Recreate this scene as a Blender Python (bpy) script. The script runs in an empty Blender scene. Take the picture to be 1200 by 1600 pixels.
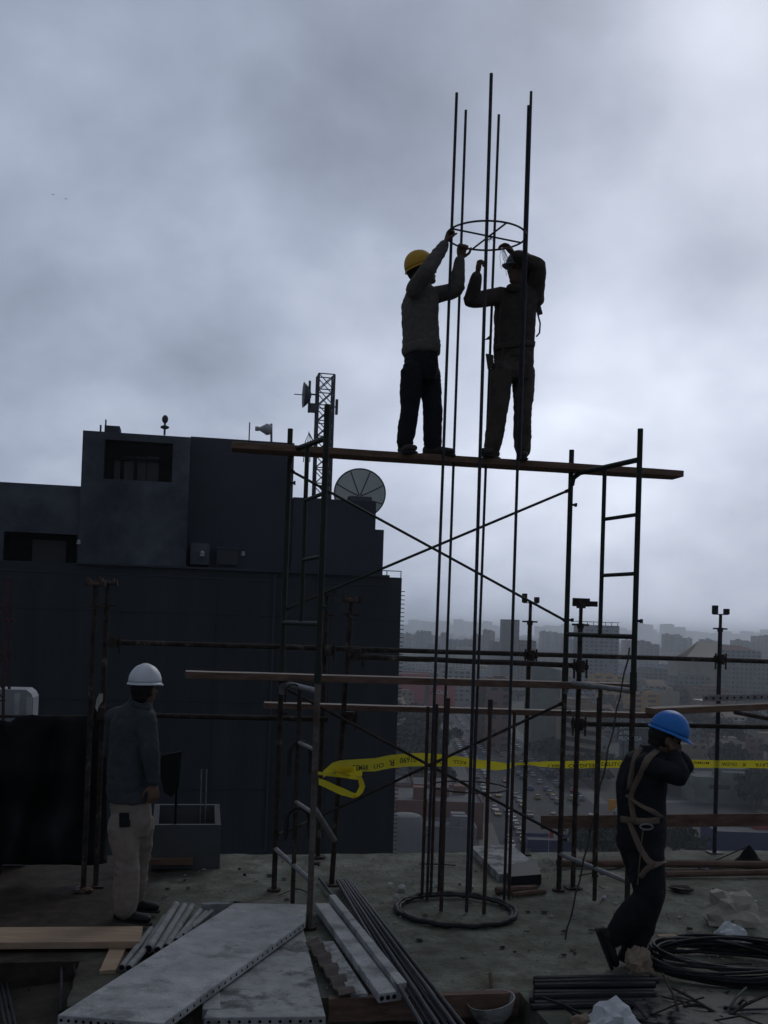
import bpy, math, random
from mathutils import Vector, Matrix, noise
from mathutils.bvhtree import BVHTree

scn = bpy.context.scene
col = scn.collection
rnd = random.Random(11)

# ------------------------------------------------------------------ camera
FPX = 1650.0                      # focal length in pixels of the 1200x1600 photograph
HC = 2.15                         # eye height above the slab
PITCH = math.radians(1.3)
PPY = 977.0 - FPX * math.tan(PITCH)      # row of the optical axis: the photograph is cropped off-centre
ROLL = 0.0335
_f = Vector((0, math.cos(PITCH), math.sin(PITCH)))
_r0 = Vector((1, 0, 0)); _u0 = _r0.cross(_f)
_r = _r0 * math.cos(ROLL) + _u0 * math.sin(ROLL)
_u = -_r0 * math.sin(ROLL) + _u0 * math.cos(ROLL)
EYE = Vector((0, 0, HC))
cam_d = bpy.data.cameras.new('camera'); cam = bpy.data.objects.new('camera', cam_d); col.objects.link(cam)
cam_d.sensor_fit = 'VERTICAL'; cam_d.sensor_height = 32.0; cam_d.lens = 32.0 * FPX / 1600.0
cam_d.shift_y = (PPY - 800) / 1600.0; cam_d.clip_start = 0.05; cam_d.clip_end = 9000
m = Matrix.Identity(4)
for i in range(3):
    m[i][0] = _r[i]; m[i][1] = _u[i]; m[i][2] = -_f[i]; m[i][3] = EYE[i]
cam.matrix_world = m
scn.camera = cam

# ------------------------------------------------------------------ light
scn.view_settings.view_transform = 'Standard'; scn.view_settings.look = 'None'
scn.view_settings.gamma = 1.0; scn.view_settings.use_curve_mapping = False
scn.view_settings.exposure = -0.66
def ray(px, py):
    return (_f + _r * ((px - 600) / FPX) + _u * ((PPY - py) / FPX))
SUN_EL = math.radians(34.0); SUN_AZ = math.radians(24.0)     # azimuth east of +Y, hidden behind cloud
sun_dir = Vector((math.sin(SUN_AZ) * math.cos(SUN_EL), math.cos(SUN_AZ) * math.cos(SUN_EL), math.sin(SUN_EL)))
sd = bpy.data.lights.new('sun', 'SUN'); sd.energy = 0.5; sd.angle = math.radians(25); sd.color = (1.0, 0.96, 0.9)
so = bpy.data.objects.new('sun', sd); col.objects.link(so)
so.rotation_euler = (-sun_dir).to_track_quat('-Z', 'Y').to_euler(); so.location = (0, 0, 40)

W = bpy.data.worlds.new('World'); scn.world = W; W.use_nodes = True
wt = W.node_tree; wt.nodes.clear()
def wn(t, **k):
    n = wt.nodes.new(t)
    for a, b in k.items(): setattr(n, a, b)
    return n
def wm(op, a, b=None, c=None, clamp=False):
    n = wt.nodes.new('ShaderNodeMath'); n.operation = op; n.use_clamp = clamp
    for i, v in enumerate((a, b, c)):
        if v is None: continue
        if isinstance(v, (int, float)): n.inputs[i].default_value = v
        else: wt.links.new(v, n.inputs[i])
    return n.outputs[0]
tc = wn('ShaderNodeTexCoord')
nrm = wn('ShaderNodeVectorMath', operation='NORMALIZE'); wt.links.new(tc.outputs['Generated'], nrm.inputs[0])
D_ = nrm.outputs[0]
sep = wn('ShaderNodeSeparateXYZ'); wt.links.new(D_, sep.inputs[0])
den = wm('ADD', wm('MAXIMUM', sep.outputs[2], 0.0), 0.62)
cx = wm('DIVIDE', sep.outputs[0], den); cy = wm('DIVIDE', sep.outputs[1], den)
cmb = wn('ShaderNodeCombineXYZ'); wt.links.new(cx, cmb.inputs[0]); wt.links.new(cy, cmb.inputs[1])
def wnoise(scale, detail, rough, off, dist=0.0):
    mp = wn('ShaderNodeMapping'); wt.links.new(cmb.outputs[0], mp.inputs[0]); mp.inputs['Location'].default_value = off
    n = wn('ShaderNodeTexNoise'); n.inputs['Scale'].default_value = scale; n.inputs['Detail'].default_value = detail
    n.inputs['Roughness'].default_value = rough; n.inputs['Distortion'].default_value = dist
    wt.links.new(mp.outputs[0], n.inputs['Vector']); return n.outputs['Fac']
def lobe(px, py, k, amp):        # a soft bright or dark bank of cloud round a direction
    d = ray(px, py).normalized()
    dp = wn('ShaderNodeVectorMath', operation='DOT_PRODUCT'); wt.links.new(D_, dp.inputs[0]); dp.inputs[1].default_value = d
    e = wm('EXPONENT', wm('MULTIPLY', wm('SUBTRACT', dp.outputs['Value'], 1.0), k))
    return wm('MULTIPLY', e, amp)
n1 = wnoise(2.6, 3, 0.45, (3.1, 1.7, 0.2), 0.2)
n2 = wnoise(8.5, 5, 0.5, (7.4, 2.2, 1.5), 0.15)
val = wm('ADD', 0.075, wm('MULTIPLY', wm('SUBTRACT', n1, 0.5), 0.42))
val = wm('ADD', val, wm('MULTIPLY', wm('SUBTRACT', n2, 0.5), 0.34))
LOBES = [(1000, 640, 1.8, 0.24), (1020, 620, 18, 0.31), (950, 600, 90, 0.10), (380, 420, 90, 0.10), (420, 20, 40, 0.10), (60, 620, 40, 0.08), (250, 660, 80, 0.08), (800, 960, 16, 0.05), (290, 90, 260, -0.06), (300, 240, 120, -0.06), (300, 560, 600, -0.13), (960, 150, 120, -0.10), (640, 230, 200, -0.06), (1000, 330, 700, 0.07), (1130, 30, 250, 0.10), (40, 120, 200, 0.05), (120, 60, 40, 0.09), (480, 40, 60, 0.06), (560, 300, 120, -0.06), (700, 620, 90, 0.05), (880, 330, 200, -0.06), (1150, 60, 60, 0.14),
         (330, 540, 500, -0.09), (1110, 400, 400, -0.19), (520, 170, 120, -0.08), (100, 330, 90, -0.05), (980, 640, 400, -0.05),
         (480, 500, 400, -0.07), (600, 960, 10, 0.0)]
for L in LOBES:
    if L[3]: val = wm('ADD', val, lobe(*L))
ramp = wn('ShaderNodeValToRGB'); wt.links.new(val, ramp.inputs[0])
cr = ramp.color_ramp; cr.elements[0].position = 0.0; cr.elements[0].color = (0.060, 0.070, 0.080, 1)
cr.elements[1].position = 1.0; cr.elements[1].color = (0.78, 0.84, 0.95, 1)
for p, c in ((0.12, (0.096, 0.110, 0.142)), (0.25, (0.152, 0.180, 0.240)), (0.45, (0.258, 0.298, 0.385)), (0.68, (0.44, 0.485, 0.59))):
    e = cr.elements.new(p); e.color = (*c, 1)
sky = wn('ShaderNodeTexSky'); sky.sky_type = 'NISHITA'; sky.sun_disc = False
sky.sun_elevation = SUN_EL; sky.sun_rotation = SUN_AZ; sky.dust_density = 4.0
bg1 = wn('ShaderNodeBackground'); bg1.inputs['Strength'].default_value = 0.06; wt.links.new(sky.outputs[0], bg1.inputs[0])
bg2 = wn('ShaderNodeBackground'); bg2.inputs['Strength'].default_value = 2.35; wt.links.new(ramp.outputs[0], bg2.inputs[0])
mx = wn('ShaderNodeMixShader'); mx.inputs[0].default_value = 0.93     # nearly closed cloud cover over the clear-sky model
wt.links.new(bg1.outputs[0], mx.inputs[1]); wt.links.new(bg2.outputs[0], mx.inputs[2])
wo = wn('ShaderNodeOutputWorld'); wt.links.new(mx.outputs[0], wo.inputs[0])

# ------------------------------------------------------------------ site axes and picture geometry
TA = 0.19; _n = math.hypot(1, TA)
U = Vector((1 / _n, TA / _n, 0)); V = Vector((-TA / _n, 1 / _n, 0)); Z = Vector((0, 0, 1))
def S(u, d, z=0.0): return U * u + V * d + Z * z                 # site coordinates: along / away / up
def GR(px, py, z=0.0):                                           # point of a level plane
    r = ray(px, py); return EYE + r * ((z - HC) / r.z)
def PL(px, py, d):                                               # point of a vertical plane parallel to the slab edge
    r = ray(px, py); return EYE + r * (d / r.dot(V))
def PY(px, py, y):                                               # point at distance y
    r = ray(px, py); return EYE + r * (y / r.y)
def zat(p, py):                                                  # height above ground point p whose picture row is py
    lo, hi = -60.0, 60.0
    for _ in range(50):
        mid = (lo + hi) / 2
        q = Vector((p.x, p.y, mid)) - EYE
        yy = PPY - FPX * q.dot(_u) / q.dot(_f)
        if yy > py: lo = mid
        else: hi = mid
    return lo
def up(p, z): return Vector((p.x, p.y, z))
def su(p): return p.dot(U)
def sdp(p): return p.dot(V)

# ------------------------------------------------------------------ materials
MATS = {}
def mat(name, c, rough=0.8, metal=0.0, var=0.25, scale=6.0, c2=None, mask=(0.5, 0.65), bump=0.0, bscale=40.0, stretch=None, spec=0.3, detail=5.0):
    if name in MATS: return MATS[name]
    M = bpy.data.materials.new(name); M.use_nodes = True; nt = M.node_tree
    b = nt.nodes['Principled BSDF']; b.inputs['Roughness'].default_value = rough; b.inputs['Metallic'].default_value = metal
    b.inputs['Specular IOR Level'].default_value = spec
    t = nt.nodes.new('ShaderNodeTexCoord'); mp = nt.nodes.new('ShaderNodeMapping'); nt.links.new(t.outputs['Object'], mp.inputs[0])
    if stretch: mp.inputs['Scale'].default_value = stretch
    oi = nt.nodes.new('ShaderNodeObjectInfo'); ad = nt.nodes.new('ShaderNodeVectorMath'); ad.operation = 'MULTIPLY_ADD'
    nt.links.new(oi.outputs['Random'], ad.inputs[0]); ad.inputs[1].default_value = (37, 23, 51); nt.links.new(mp.outputs[0], ad.inputs[2])
    n = nt.nodes.new('ShaderNodeTexNoise'); n.inputs['Scale'].default_value = scale; n.inputs['Detail'].default_value = detail
    n.inputs['Roughness'].default_value = 0.6; nt.links.new(ad.outputs[0], n.inputs['Vector'])
    r = nt.nodes.new('ShaderNodeValToRGB'); nt.links.new(n.outputs['Fac'], r.inputs[0])
    r.color_ramp.elements[0].position = 0.3; r.color_ramp.elements[1].position = 0.7
    r.color_ramp.elements[0].color = (*[x * (1 - var) for x in c], 1); r.color_ramp.elements[1].color = (*[min(1, x * (1 + var)) for x in c], 1)
    out = r.outputs[0]
    if c2 is not None:
        n2 = nt.nodes.new('ShaderNodeTexNoise'); n2.inputs['Scale'].default_value = scale * 0.43; n2.inputs['Detail'].default_value = 8
        n2.inputs['Roughness'].default_value = 0.7
        nt.links.new(ad.outputs[0], n2.inputs['Vector'])
        r2 = nt.nodes.new('ShaderNodeValToRGB'); nt.links.new(n2.outputs['Fac'], r2.inputs[0])
        r2.color_ramp.elements[0].position = mask[0]; r2.color_ramp.elements[1].position = mask[1]
        mxn = nt.nodes.new('ShaderNodeMix'); mxn.data_type = 'RGBA'
        nt.links.new(r2.outputs[0], mxn.inputs[0]); nt.links.new(out, mxn.inputs[6]); mxn.inputs[7].default_value = (*c2, 1)
        out = mxn.outputs[2]
    nt.links.new(out, b.inputs['Base Color'])
    if bump:
        nb = nt.nodes.new('ShaderNodeTexNoise'); nb.inputs['Scale'].default_value = bscale; nb.inputs['Detail'].default_value = 4
        nt.links.new(ad.outputs[0], nb.inputs['Vector'])
        bp = nt.nodes.new('ShaderNodeBump'); bp.inputs['Strength'].default_value = bump; bp.inputs['Distance'].default_value = 0.01
        nt.links.new(nb.outputs['Fac'], bp.inputs['Height']); nt.links.new(bp.outputs[0], b.inputs['Normal'])
    MATS[name] = M
    return M
M_green = mat('green painted steel', (0.022, 0.028, 0.019), 0.6, 0.05, 0.35, 9, (0.045, 0.033, 0.026), (0.56, 0.7), 0.3, 60)
M_rust = mat('rusty steel', (0.048, 0.035, 0.030), 0.85, 0.1, 0.5, 14, (0.17, 0.15, 0.13), (0.56, 0.68), 0.6, 70)
M_greyp = mat('dusty grey paint', (0.13, 0.115, 0.10), 0.8, 0.05, 0.3, 11, (0.09, 0.06, 0.045), (0.5, 0.62), 0.5, 60)
M_galv = mat('galvanised tube', (0.26, 0.26, 0.26), 0.55, 0.3, 0.25, 12, (0.15, 0.12, 0.1), (0.58, 0.7), 0.3, 60)
M_rebar = mat('mill scale rebar', (0.038, 0.040, 0.050), 0.6, 0.2, 0.35, 18, (0.11, 0.10, 0.10), (0.62, 0.70), 0.3, 80)
M_wood = mat('sawn board', (0.20, 0.125, 0.085), 0.85, 0, 0.3, 5, (0.17, 0.11, 0.075), (0.5, 0.7), 0.5, 50, (0.6, 6, 6))
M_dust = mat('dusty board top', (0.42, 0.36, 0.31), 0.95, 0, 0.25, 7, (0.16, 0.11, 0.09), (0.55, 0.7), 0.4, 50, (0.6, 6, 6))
M_woodr = mat('red stained form board', (0.17, 0.105, 0.078), 0.85, 0, 0.35, 5, (0.09, 0.055, 0.04), (0.5, 0.7), 0.5, 50, (0.6, 6, 6))
M_woodl = mat('pale new timber', (0.42, 0.30, 0.20), 0.85, 0, 0.18, 5, (0.33, 0.22, 0.15), (0.5, 0.7), 0.4, 50, (0.6, 6, 6))
M_conc = mat('precast concrete', (0.45, 0.455, 0.45), 0.88, 0, 0.22, 6, (0.24, 0.245, 0.24), (0.50, 0.62), 1.0, 45, detail=12)
M_concd = mat('stained precast concrete', (0.36, 0.365, 0.355), 0.9, 0, 0.25, 9, (0.13, 0.135, 0.13), (0.50, 0.60), 0.6, 30)
M_dark = mat('black hollow', (0.012, 0.012, 0.012), 0.9, 0, 0.1)
M_rubber = mat('black rubber', (0.02, 0.021, 0.024), 0.6, 0, 0.3, 10, (0.06, 0.055, 0.05), (0.6, 0.75), 0.3, 50)
M_paper = mat('white litter', (0.62, 0.62, 0.6), 0.85, 0, 0.15, 12)

# ------------------------------------------------------------------ mesh builder
def basis(d, ref=None):
    d = d.normalized(); ref = ref or (Z if abs(d.z) < 0.95 else Vector((1, 0, 0)))
    a = ref - d * ref.dot(d)
    if a.length < 1e-5: a = Vector((1, 0, 0)) - d * d.x
    a.normalize(); return a, d.cross(a)
class MB:
    def __init__(s): s.v = []; s.f = []; s.m = []; s.mi = 0
    def add(s, vs, fs):
        o = len(s.v); s.v += [Vector(v) for v in vs]; s.f += [tuple(i + o for i in f) for f in fs]; s.m += [s.mi] * len(fs); return s
    def hexa(s, c8):     # bottom 4, top 4 corners
        return s.add(c8, [(3, 2, 1, 0), (4, 5, 6, 7), (0, 1, 5, 4), (1, 2, 6, 5), (2, 3, 7, 6), (3, 0, 4, 7)])
    def box(s, c, size, ax=None, ay=None, az=None):
        ax = ax or U; ay = ay or V; az = az or Z; x, y, z = size[0] / 2, size[1] / 2, size[2] / 2; c = Vector(c)
        q = [c + ax * (x * i) + ay * (y * j) + az * (z * k) for k in (-1, 1) for i, j in ((-1, -1), (1, -1), (1, 1), (-1, 1))]
        return s.hexa(q)
    def prism(s, pts, vec):    # any planar polygon pushed along vec
        n = len(pts); vec = Vector(vec); vs = [Vector(p) for p in pts] + [Vector(p) + vec for p in pts]
        return s.add(vs, [tuple(range(n - 1, -1, -1)), tuple(range(n, 2 * n))] + [(i, (i + 1) % n, n + (i + 1) % n, n + i) for i in range(n)])
    def tube(s, pts, r, n=10, caps=True, flat=1.0, ref=None, closed=False):
        pts = [Vector(p) for p in pts]; k = len(pts); rs = r if isinstance(r, (list, tuple)) else [r] * k
        vs = []; a0 = None
        for i, p in enumerate(pts):
            if closed: d = pts[(i + 1) % k] - pts[i - 1]
            else: d = pts[min(i + 1, k - 1)] - pts[max(i - 1, 0)]
            if d.length < 1e-7: d = Z
            a, b = basis(d, ref if ref is not None else a0)
            if ref is None: a0 = a
            for j in range(n):
                t = 2 * math.pi * j / n
                vs.append(p + a * (math.cos(t) * rs[i]) + b * (math.sin(t) * rs[i] * flat))
        fs = []
        for i in range(k if closed else k - 1):
            i2 = (i + 1) % k
            for j in range(n): fs.append((i * n + j, i * n + (j + 1) % n, i2 * n + (j + 1) % n, i2 * n + j))
        if caps and not closed: fs += [tuple(range(n - 1, -1, -1)), tuple(range((k - 1) * n, k * n))]
        return s.add(vs, fs)
    def rtube(s, pts, rs, n=14, flat=1.0, ref=None):   # round-capped limb, resampled smoothly
        P = [Vector(p) for p in pts]; R = list(rs); q = []; rr = []
        for i in range(len(P) - 1):
            p0 = P[max(i - 1, 0)]; p1 = P[i]; p2 = P[i + 1]; p3 = P[min(i + 2, len(P) - 1)]
            for t in (0, 0.25, 0.5, 0.75):
                t2, t3 = t * t, t * t * t; h = 0.35
                q.append(p1 * (2 * t3 - 3 * t2 + 1) + (p2 - p0) * (h * (t3 - 2 * t2 + t)) + p2 * (-2 * t3 + 3 * t2) + (p3 - p1) * (h * (t3 - t2)))
                e = t2 * (3 - 2 * t); rr.append(R[i] * (1 - e) + R[i + 1] * e)
        q.append(P[-1]); rr.append(R[-1])
        d0 = (q[0] - q[1]).normalized(); d1 = (q[-1] - q[-2]).normalized()
        st = [(q[0] + d0 * (R[0] * math.sin(a)), R[0] * math.cos(a)) for a in (1.45, 1.1, 0.6)]
        en = [(q[-1] + d1 * (R[-1] * math.sin(a)), R[-1] * math.cos(a)) for a in (0.6, 1.1, 1.45)]
        return s.tube([a for a, _ in st] + q + [a for a, _ in en], [b for _, b in st] + rr + [b for _, b in en], n, True, flat, ref)
    def ell(s, c, rx, ry, rz, ax=None, ay=None, az=None, nu=16, nv=10):
        c = Vector(c); ax = ax or Vector((1, 0, 0)); ay = ay or Vector((0, 1, 0)); az = az or Z; vs = []; fs = []
        for i in range(1, nv):
            ph = math.pi * i / nv
            for j in range(nu):
                th = 2 * math.pi * j / nu
                vs.append(c + ax * (rx * math.sin(ph) * math.cos(th)) + ay * (ry * math.sin(ph) * math.sin(th)) + az * (rz * math.cos(ph)))
        t = len(vs); vs += [c + az * rz, c - az * rz]
        for i in range(nv - 2):
            for j in range(nu): fs.append((i * nu + j, (i + 1) * nu + j, (i + 1) * nu + (j + 1) % nu, i * nu + (j + 1) % nu))
        for j in range(nu):
            fs.append((t, j, (j + 1) % nu)); fs.append((t + 1, (nv - 2) * nu + (j + 1) % nu, (nv - 2) * nu + j))
        return s.add(vs, fs)
    def loft(s, rings):       # rings: (center, ax, rx, ay, ry)
        n = 20; vs = []
        c, ax, rx, ay, ry = rings[0]
        for (c, ax, rx, ay, ry) in rings:
            for j in range(n):
                t = 2 * math.pi * j / n; vs.append(Vector(c) + ax * (rx * math.cos(t)) + ay * (ry * math.sin(t)))
        k = len(rings); fs = [(i * n + j, i * n + (j + 1) % n, (i + 1) * n + (j + 1) % n, (i + 1) * n + j) for i in range(k - 1) for j in range(n)]
        fs += [tuple(range(n - 1, -1, -1)), tuple(range((k - 1) * n, k * n))]
        return s.add(vs, fs)
    def build(s, name, mats, parent=None, origin=None, smooth=False, kind=None):
        me = bpy.data.meshes.new(name)
        po = Vector(parent['wloc']) if parent is not None else None
        o = Vector(origin) if origin is not None else (po if po is not None else Vector((0, 0, 0)))
        me.from_pydata([v - o for v in s.v], [], s.f); me.update()
        if not isinstance(mats, (list, tuple)): mats = [mats]
        for q in mats: me.materials.append(q)
        if len(mats) > 1: me.polygons.foreach_set('material_index', s.m)
        if smooth:
            me.polygons.foreach_set('use_smooth', [True] * len(me.polygons))
            if smooth == 'auto': me.set_sharp_from_angle(angle=math.radians(40))
        ob = bpy.data.objects.new(name, me); col.objects.link(ob)
        if parent is not None: ob.parent = parent; ob.location = o - po
        else: ob.location = o
        ob['wloc'] = tuple(o)
        if kind: ob['kind'] = kind
        return ob
def thing(name, label, cat, loc, group=None):
    o = bpy.data.objects.new(name, None); col.objects.link(o); o.location = loc; o['wloc'] = tuple(loc)
    o.empty_display_size = 0.2; return tag(o, label, cat, group)
def tag(o, label, cat, group=None):
    o['label'] = label; o['category'] = cat
    if group: o['group'] = group
    return o
def struct(o): o['kind'] = 'structure'; return o
def place(src, loc, rz=0.0, sc=1.0, label=None, group=None):     # copy a thing with its parts
    def rec(o, par):
        c = o.copy(); col.objects.link(c)
        if par is not None: c.parent = par
        for ch in KIDS.get(o.name, [k for k in o.children]): rec(ch, c)
        return c
    r = rec(src, None); r.location = loc; r.rotation_euler = (0, 0, rz); r.scale = (sc, sc, sc); r['wloc'] = tuple(loc)
    if label: r['label'] = label
    if group: r['group'] = group
    return r
KIDS = {}
# ------------------------------------------------------------------ the slab, the step in front of it, the street level
D_EDGE = 9.86
def smoothstep(a, b, x):
    t = min(1, max(0, (x - a) / (b - a))); return t * t * (3 - 2 * t)
def slab_z(u, d):
    p = Vector((u, d, 0))
    return 0.012 * noise.noise(p * 1.3) + 0.006 * noise.noise(p * 5) + 0.0025 * noise.noise(p * 19) - 0.006
def grid_sheet(name, u0, u1, d0, d1, step, zf, mats, z_low, kind='structure'):
    nu = int((u1 - u0) / step) + 1; nd = int((d1 - d0) / step) + 1; b = MB(); vs = []; fs = []
    for j in range(nd + 1):
        for i in range(nu + 1):
            u = u0 + (u1 - u0) * i / nu; d = d0 + (d1 - d0) * j / nd
            e = min(i, j, nu - i, nd - j)
            uu = u + (0.012 * noise.noise(Vector((u * 7, d * 7, 3))) if e == 0 else 0); dd = d + (0.014 * noise.noise(Vector((u * 6, d * 6, 9))) if e == 0 else 0)
            vs.append(S(uu, dd, zf(u, d)))
    w = nu + 1
    for j in range(nd):
        for i in range(nu): fs.append((j * w + i, j * w + i + 1, (j + 1) * w + i + 1, (j + 1) * w + i))
    b.add(vs, fs)
    ring = [i for i in range(w)] + [j * w + nu for j in range(1, nd + 1)] + [nd * w + i for i in range(nu - 1, -1, -1)] + [j * w for j in range(nd - 1, 0, -1)]
    low = [Vector((vs[i].x, vs[i].y, z_low)) for i in ring]; top = [vs[i] for i in ring]; n = len(ring)
    b.add(top + low, [(i, n + i, n + (i + 1) % n, (i + 1) % n) for i in range(n)])
    o = b.build(name, mats, smooth='auto'); o['kind'] = kind; return o
def slab_material():
    M = bpy.data.materials.new('damp site concrete'); M.use_nodes = True; nt = M.node_tree; b = nt.nodes['Principled BSDF']
    g = nt.nodes.new('ShaderNodeNewGeometry'); sp = nt.nodes.new('ShaderNodeSeparateXYZ'); nt.links.new(g.outputs['Position'], sp.inputs[0])
    def N(scale, det, off=0.0, rough=0.6):
        mp = nt.nodes.new('ShaderNodeMapping'); nt.links.new(g.outputs['Position'], mp.inputs[0]); mp.inputs['Location'].default_value = (off, off * 2, 0)
        n = nt.nodes.new('ShaderNodeTexNoise'); n.inputs['Scale'].default_value = scale; n.inputs['Detail'].default_value = det
        n.inputs['Roughness'].default_value = rough; nt.links.new(mp.outputs[0], n.inputs['Vector']); return n.outputs['Fac']
    def rmp(f, stops):
        r = nt.nodes.new('ShaderNodeValToRGB'); nt.links.new(f, r.inputs[0]); e = r.color_ramp.elements
        e[0].position, e[0].color = stops[0][0], (*stops[0][1], 1); e[1].position, e[1].color = stops[-1][0], (*stops[-1][1], 1)
        for p, c in stops[1:-1]: x = e.new(p); x.color = (*c, 1)
        return r.outputs[0]
    def mixc(f, a, c):
        x = nt.nodes.new('ShaderNodeMix'); x.data_type = 'RGBA'; nt.links.new(f, x.inputs[0]); nt.links.new(a, x.inputs[6])
        if isinstance(c, tuple): x.inputs[7].default_value = (*c, 1)
        else: nt.links.new(c, x.inputs[7])
        return x.outputs[2]
    def mt0(x):
        n = nt.nodes.new('ShaderNodeMath'); n.operation = 'MULTIPLY'; nt.links.new(x, n.inputs[0]); n.inputs[1].default_value = .45; return n.outputs[0]
    base = rmp(N(1.3, 9, 0, .68), [(0.36, (0.092, 0.104, 0.078)), (0.5, (0.160, 0.174, 0.134)), (0.62, (0.250, 0.258, 0.205))])
    patch = rmp(N(3.7, 9, 4.0, 0.7), [(0.42, (0, 0, 0)), (0.62, (1, 1, 1))])
    c = mixc(patch, base, (0.085, 0.076, 0.052))
    crk = rmp(N(2.2, 10, 9.0, .8), [(0.485, (0, 0, 0)), (0.5, (1, 1, 1)), (0.515, (0, 0, 0))]); c = mixc(mt0(crk), c, (0.05, 0.05, 0.04))
    dsp = rmp(N(9, 6, 15.0, 0.75), [(0.60, (0, 0, 0)), (0.68, (1, 1, 1))]); c = mixc(dsp, c, (0.035, 0.034, 0.03))
    # earth spread over the left part of the slab
    def mt(op, a, bb):
        n = nt.nodes.new('ShaderNodeMath'); n.operation = op
        for i, v in enumerate((a, bb)):
            if isinstance(v, (int, float)): n.inputs[i].default_value = v
            else: nt.links.new(v, n.inputs[i])
        return n.outputs[0]
    sx = mt('ADD', sp.outputs[0], mt('MULTIPLY', N(1.6, 6, 2.0), 1.1))
    e = rmp(mt('MULTIPLY', mt('ADD', sx, 1.55), 1.2), [(0.35, (1, 1, 1)), (0.85, (0, 0, 0))])
    soil = rmp(N(7, 8, 6.0), [(0.35, (0.024, 0.019, 0.014)), (0.65, (0.066, 0.050, 0.036))])
    c = mixc(e, c, soil)
    nt.links.new(c, b.inputs['Base Color']); b.inputs['Roughness'].default_value = 0.82; b.inputs['Specular IOR Level'].default_value = 0.25
    bp = nt.nodes.new('ShaderNodeBump'); bp.inputs['Strength'].default_value = 0.7; bp.inputs['Distance'].default_value = 0.012
    nt.links.new(N(30, 6, 1.0), bp.inputs['Height']); nt.links.new(bp.outputs[0], b.inputs['Normal'])
    return M
M_slab = slab_material()
M_soil = mat('trodden earth', (0.05, 0.042, 0.032), 0.95, 0, 0.45, 3.5, (0.10, 0.085, 0.065), (0.55, 0.7), 0.9, 30, detail=9)
grid_sheet('concrete_slab', -9, 9, 6.86, D_EDGE, 0.06, slab_z, M_slab, -0.32)
grid_sheet('concrete_slab_strip', -0.55, 9, 6.07, 6.858, 0.06, slab_z, M_slab, -0.32)
grid_sheet('concrete_slab_lip', 2.05, 9, 5.5, 6.068, 0.06, slab_z, M_slab, -0.32)
grid_sheet('site_ground', -9, 9, 1.0, 6.86, 0.07, lambda u, d: -0.17 + 0.05 * noise.noise(Vector((u, d, 2)) * 1.7) + 0.02 * noise.noise(Vector((u, d, 2)) * 6), M_soil, -0.5)
b = MB(); b.box(S(0, 5.4, -25.3), (17.6, 8.7, 49.3))
tag(b.build('unfinished_building', mat('raw grey wall', (0.2, 0.2, 0.2)), origin=S(0, 5.4, -50)), 'raw concrete building shell under the roof slab where the men work', 'building')

# ------------------------------------------------------------------ dark neighbouring building with blank walls
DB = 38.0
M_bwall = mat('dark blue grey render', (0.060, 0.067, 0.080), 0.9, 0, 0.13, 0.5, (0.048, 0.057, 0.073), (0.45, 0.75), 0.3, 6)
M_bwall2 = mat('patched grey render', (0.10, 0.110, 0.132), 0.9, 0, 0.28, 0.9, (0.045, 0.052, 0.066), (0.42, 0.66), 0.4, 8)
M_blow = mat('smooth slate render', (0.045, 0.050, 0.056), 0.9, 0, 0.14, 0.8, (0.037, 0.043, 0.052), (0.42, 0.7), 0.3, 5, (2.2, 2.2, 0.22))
M_bgreyp = mat('grey blind', (0.075, 0.075, 0.075), 0.8, 0, 0.12, 1.5)
M_win = mat('dark glass', (0.02, 0.023, 0.03), 0.25, 0, 0.3, 2, spec=0.5)
M_white = mat('white enamel', (0.45, 0.45, 0.46), 0.5, 0, 0.05)
nb = thing('office_building', 'large dark blank-walled building with rooftop tower and terraces filling the left side', 'building', S(-14, DB + 6, -50))
def uz(px, py, d=DB): p = PL(px, py, d); return su(p), p.z
def wallbox(name, u0, u1, z0, z1, dd0, dd1, m, parent=None, cuts=()):
    """box with recessed rectangular openings in its front face; cuts = (u0,u1,z0,z1)"""
    b = MB(); us = sorted({u0, u1, *[c[0] for c in cuts], *[c[1] for c in cuts]}); zs = sorted({z0, z1, *[c[2] for c in cuts], *[c[3] for c in cuts]})
    for i in range(len(us) - 1):
        for j in range(len(zs) - 1):
            uc, zc = (us[i] + us[i + 1]) / 2, (zs[j] + zs[j + 1]) / 2
            hole = any(c[0] < uc < c[1] and c[2] < zc < c[3] for c in cuts)
            if not hole: b.add([S(us[i], dd0, zs[j]), S(us[i + 1], dd0, zs[j]), S(us[i + 1], dd0, zs[j + 1]), S(us[i], dd0, zs[j + 1])], [(0, 1, 2, 3)])
    for c in cuts:
        r = 0.9
        q0 = [S(c[0], dd0, c[2]), S(c[1], dd0, c[2]), S(c[1], dd0, c[3]), S(c[0], dd0, c[3])]; q1 = [p + V * r for p in q0]
        b.mi = 1; b.add(q0 + q1, [(i, 4 + i, 4 + (i + 1) % 4, (i + 1) % 4) for i in range(4)] + [(4, 5, 6, 7)]); b.mi = 0
    q = [S(u0, dd0, z0), S(u1, dd0, z0), S(u1, dd0, z1), S(u0, dd0, z1)]; e = [p + V * (dd1 - dd0) for p in q]
    b.add(q + e, [(i, (i + 1) % 4, 4 + (i + 1) % 4, 4 + i) for i in range(4)] + [(4, 7, 6, 5)])
    return b.build(name, [m, M_recess], parent)
M_recess = mat('unlit brown interior', (0.018, 0.016, 0.016), 0.9)  # shade inside the deep openings is put into this colour
uR, zR = uz(628, 903); uL, zL = uz(0, 876); zt = (zR + zL) / 2
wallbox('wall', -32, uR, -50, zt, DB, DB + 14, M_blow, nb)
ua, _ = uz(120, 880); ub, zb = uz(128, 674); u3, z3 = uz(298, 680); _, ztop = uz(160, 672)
w0 = uz(163, 684); w1 = uz(268, 752)
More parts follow.
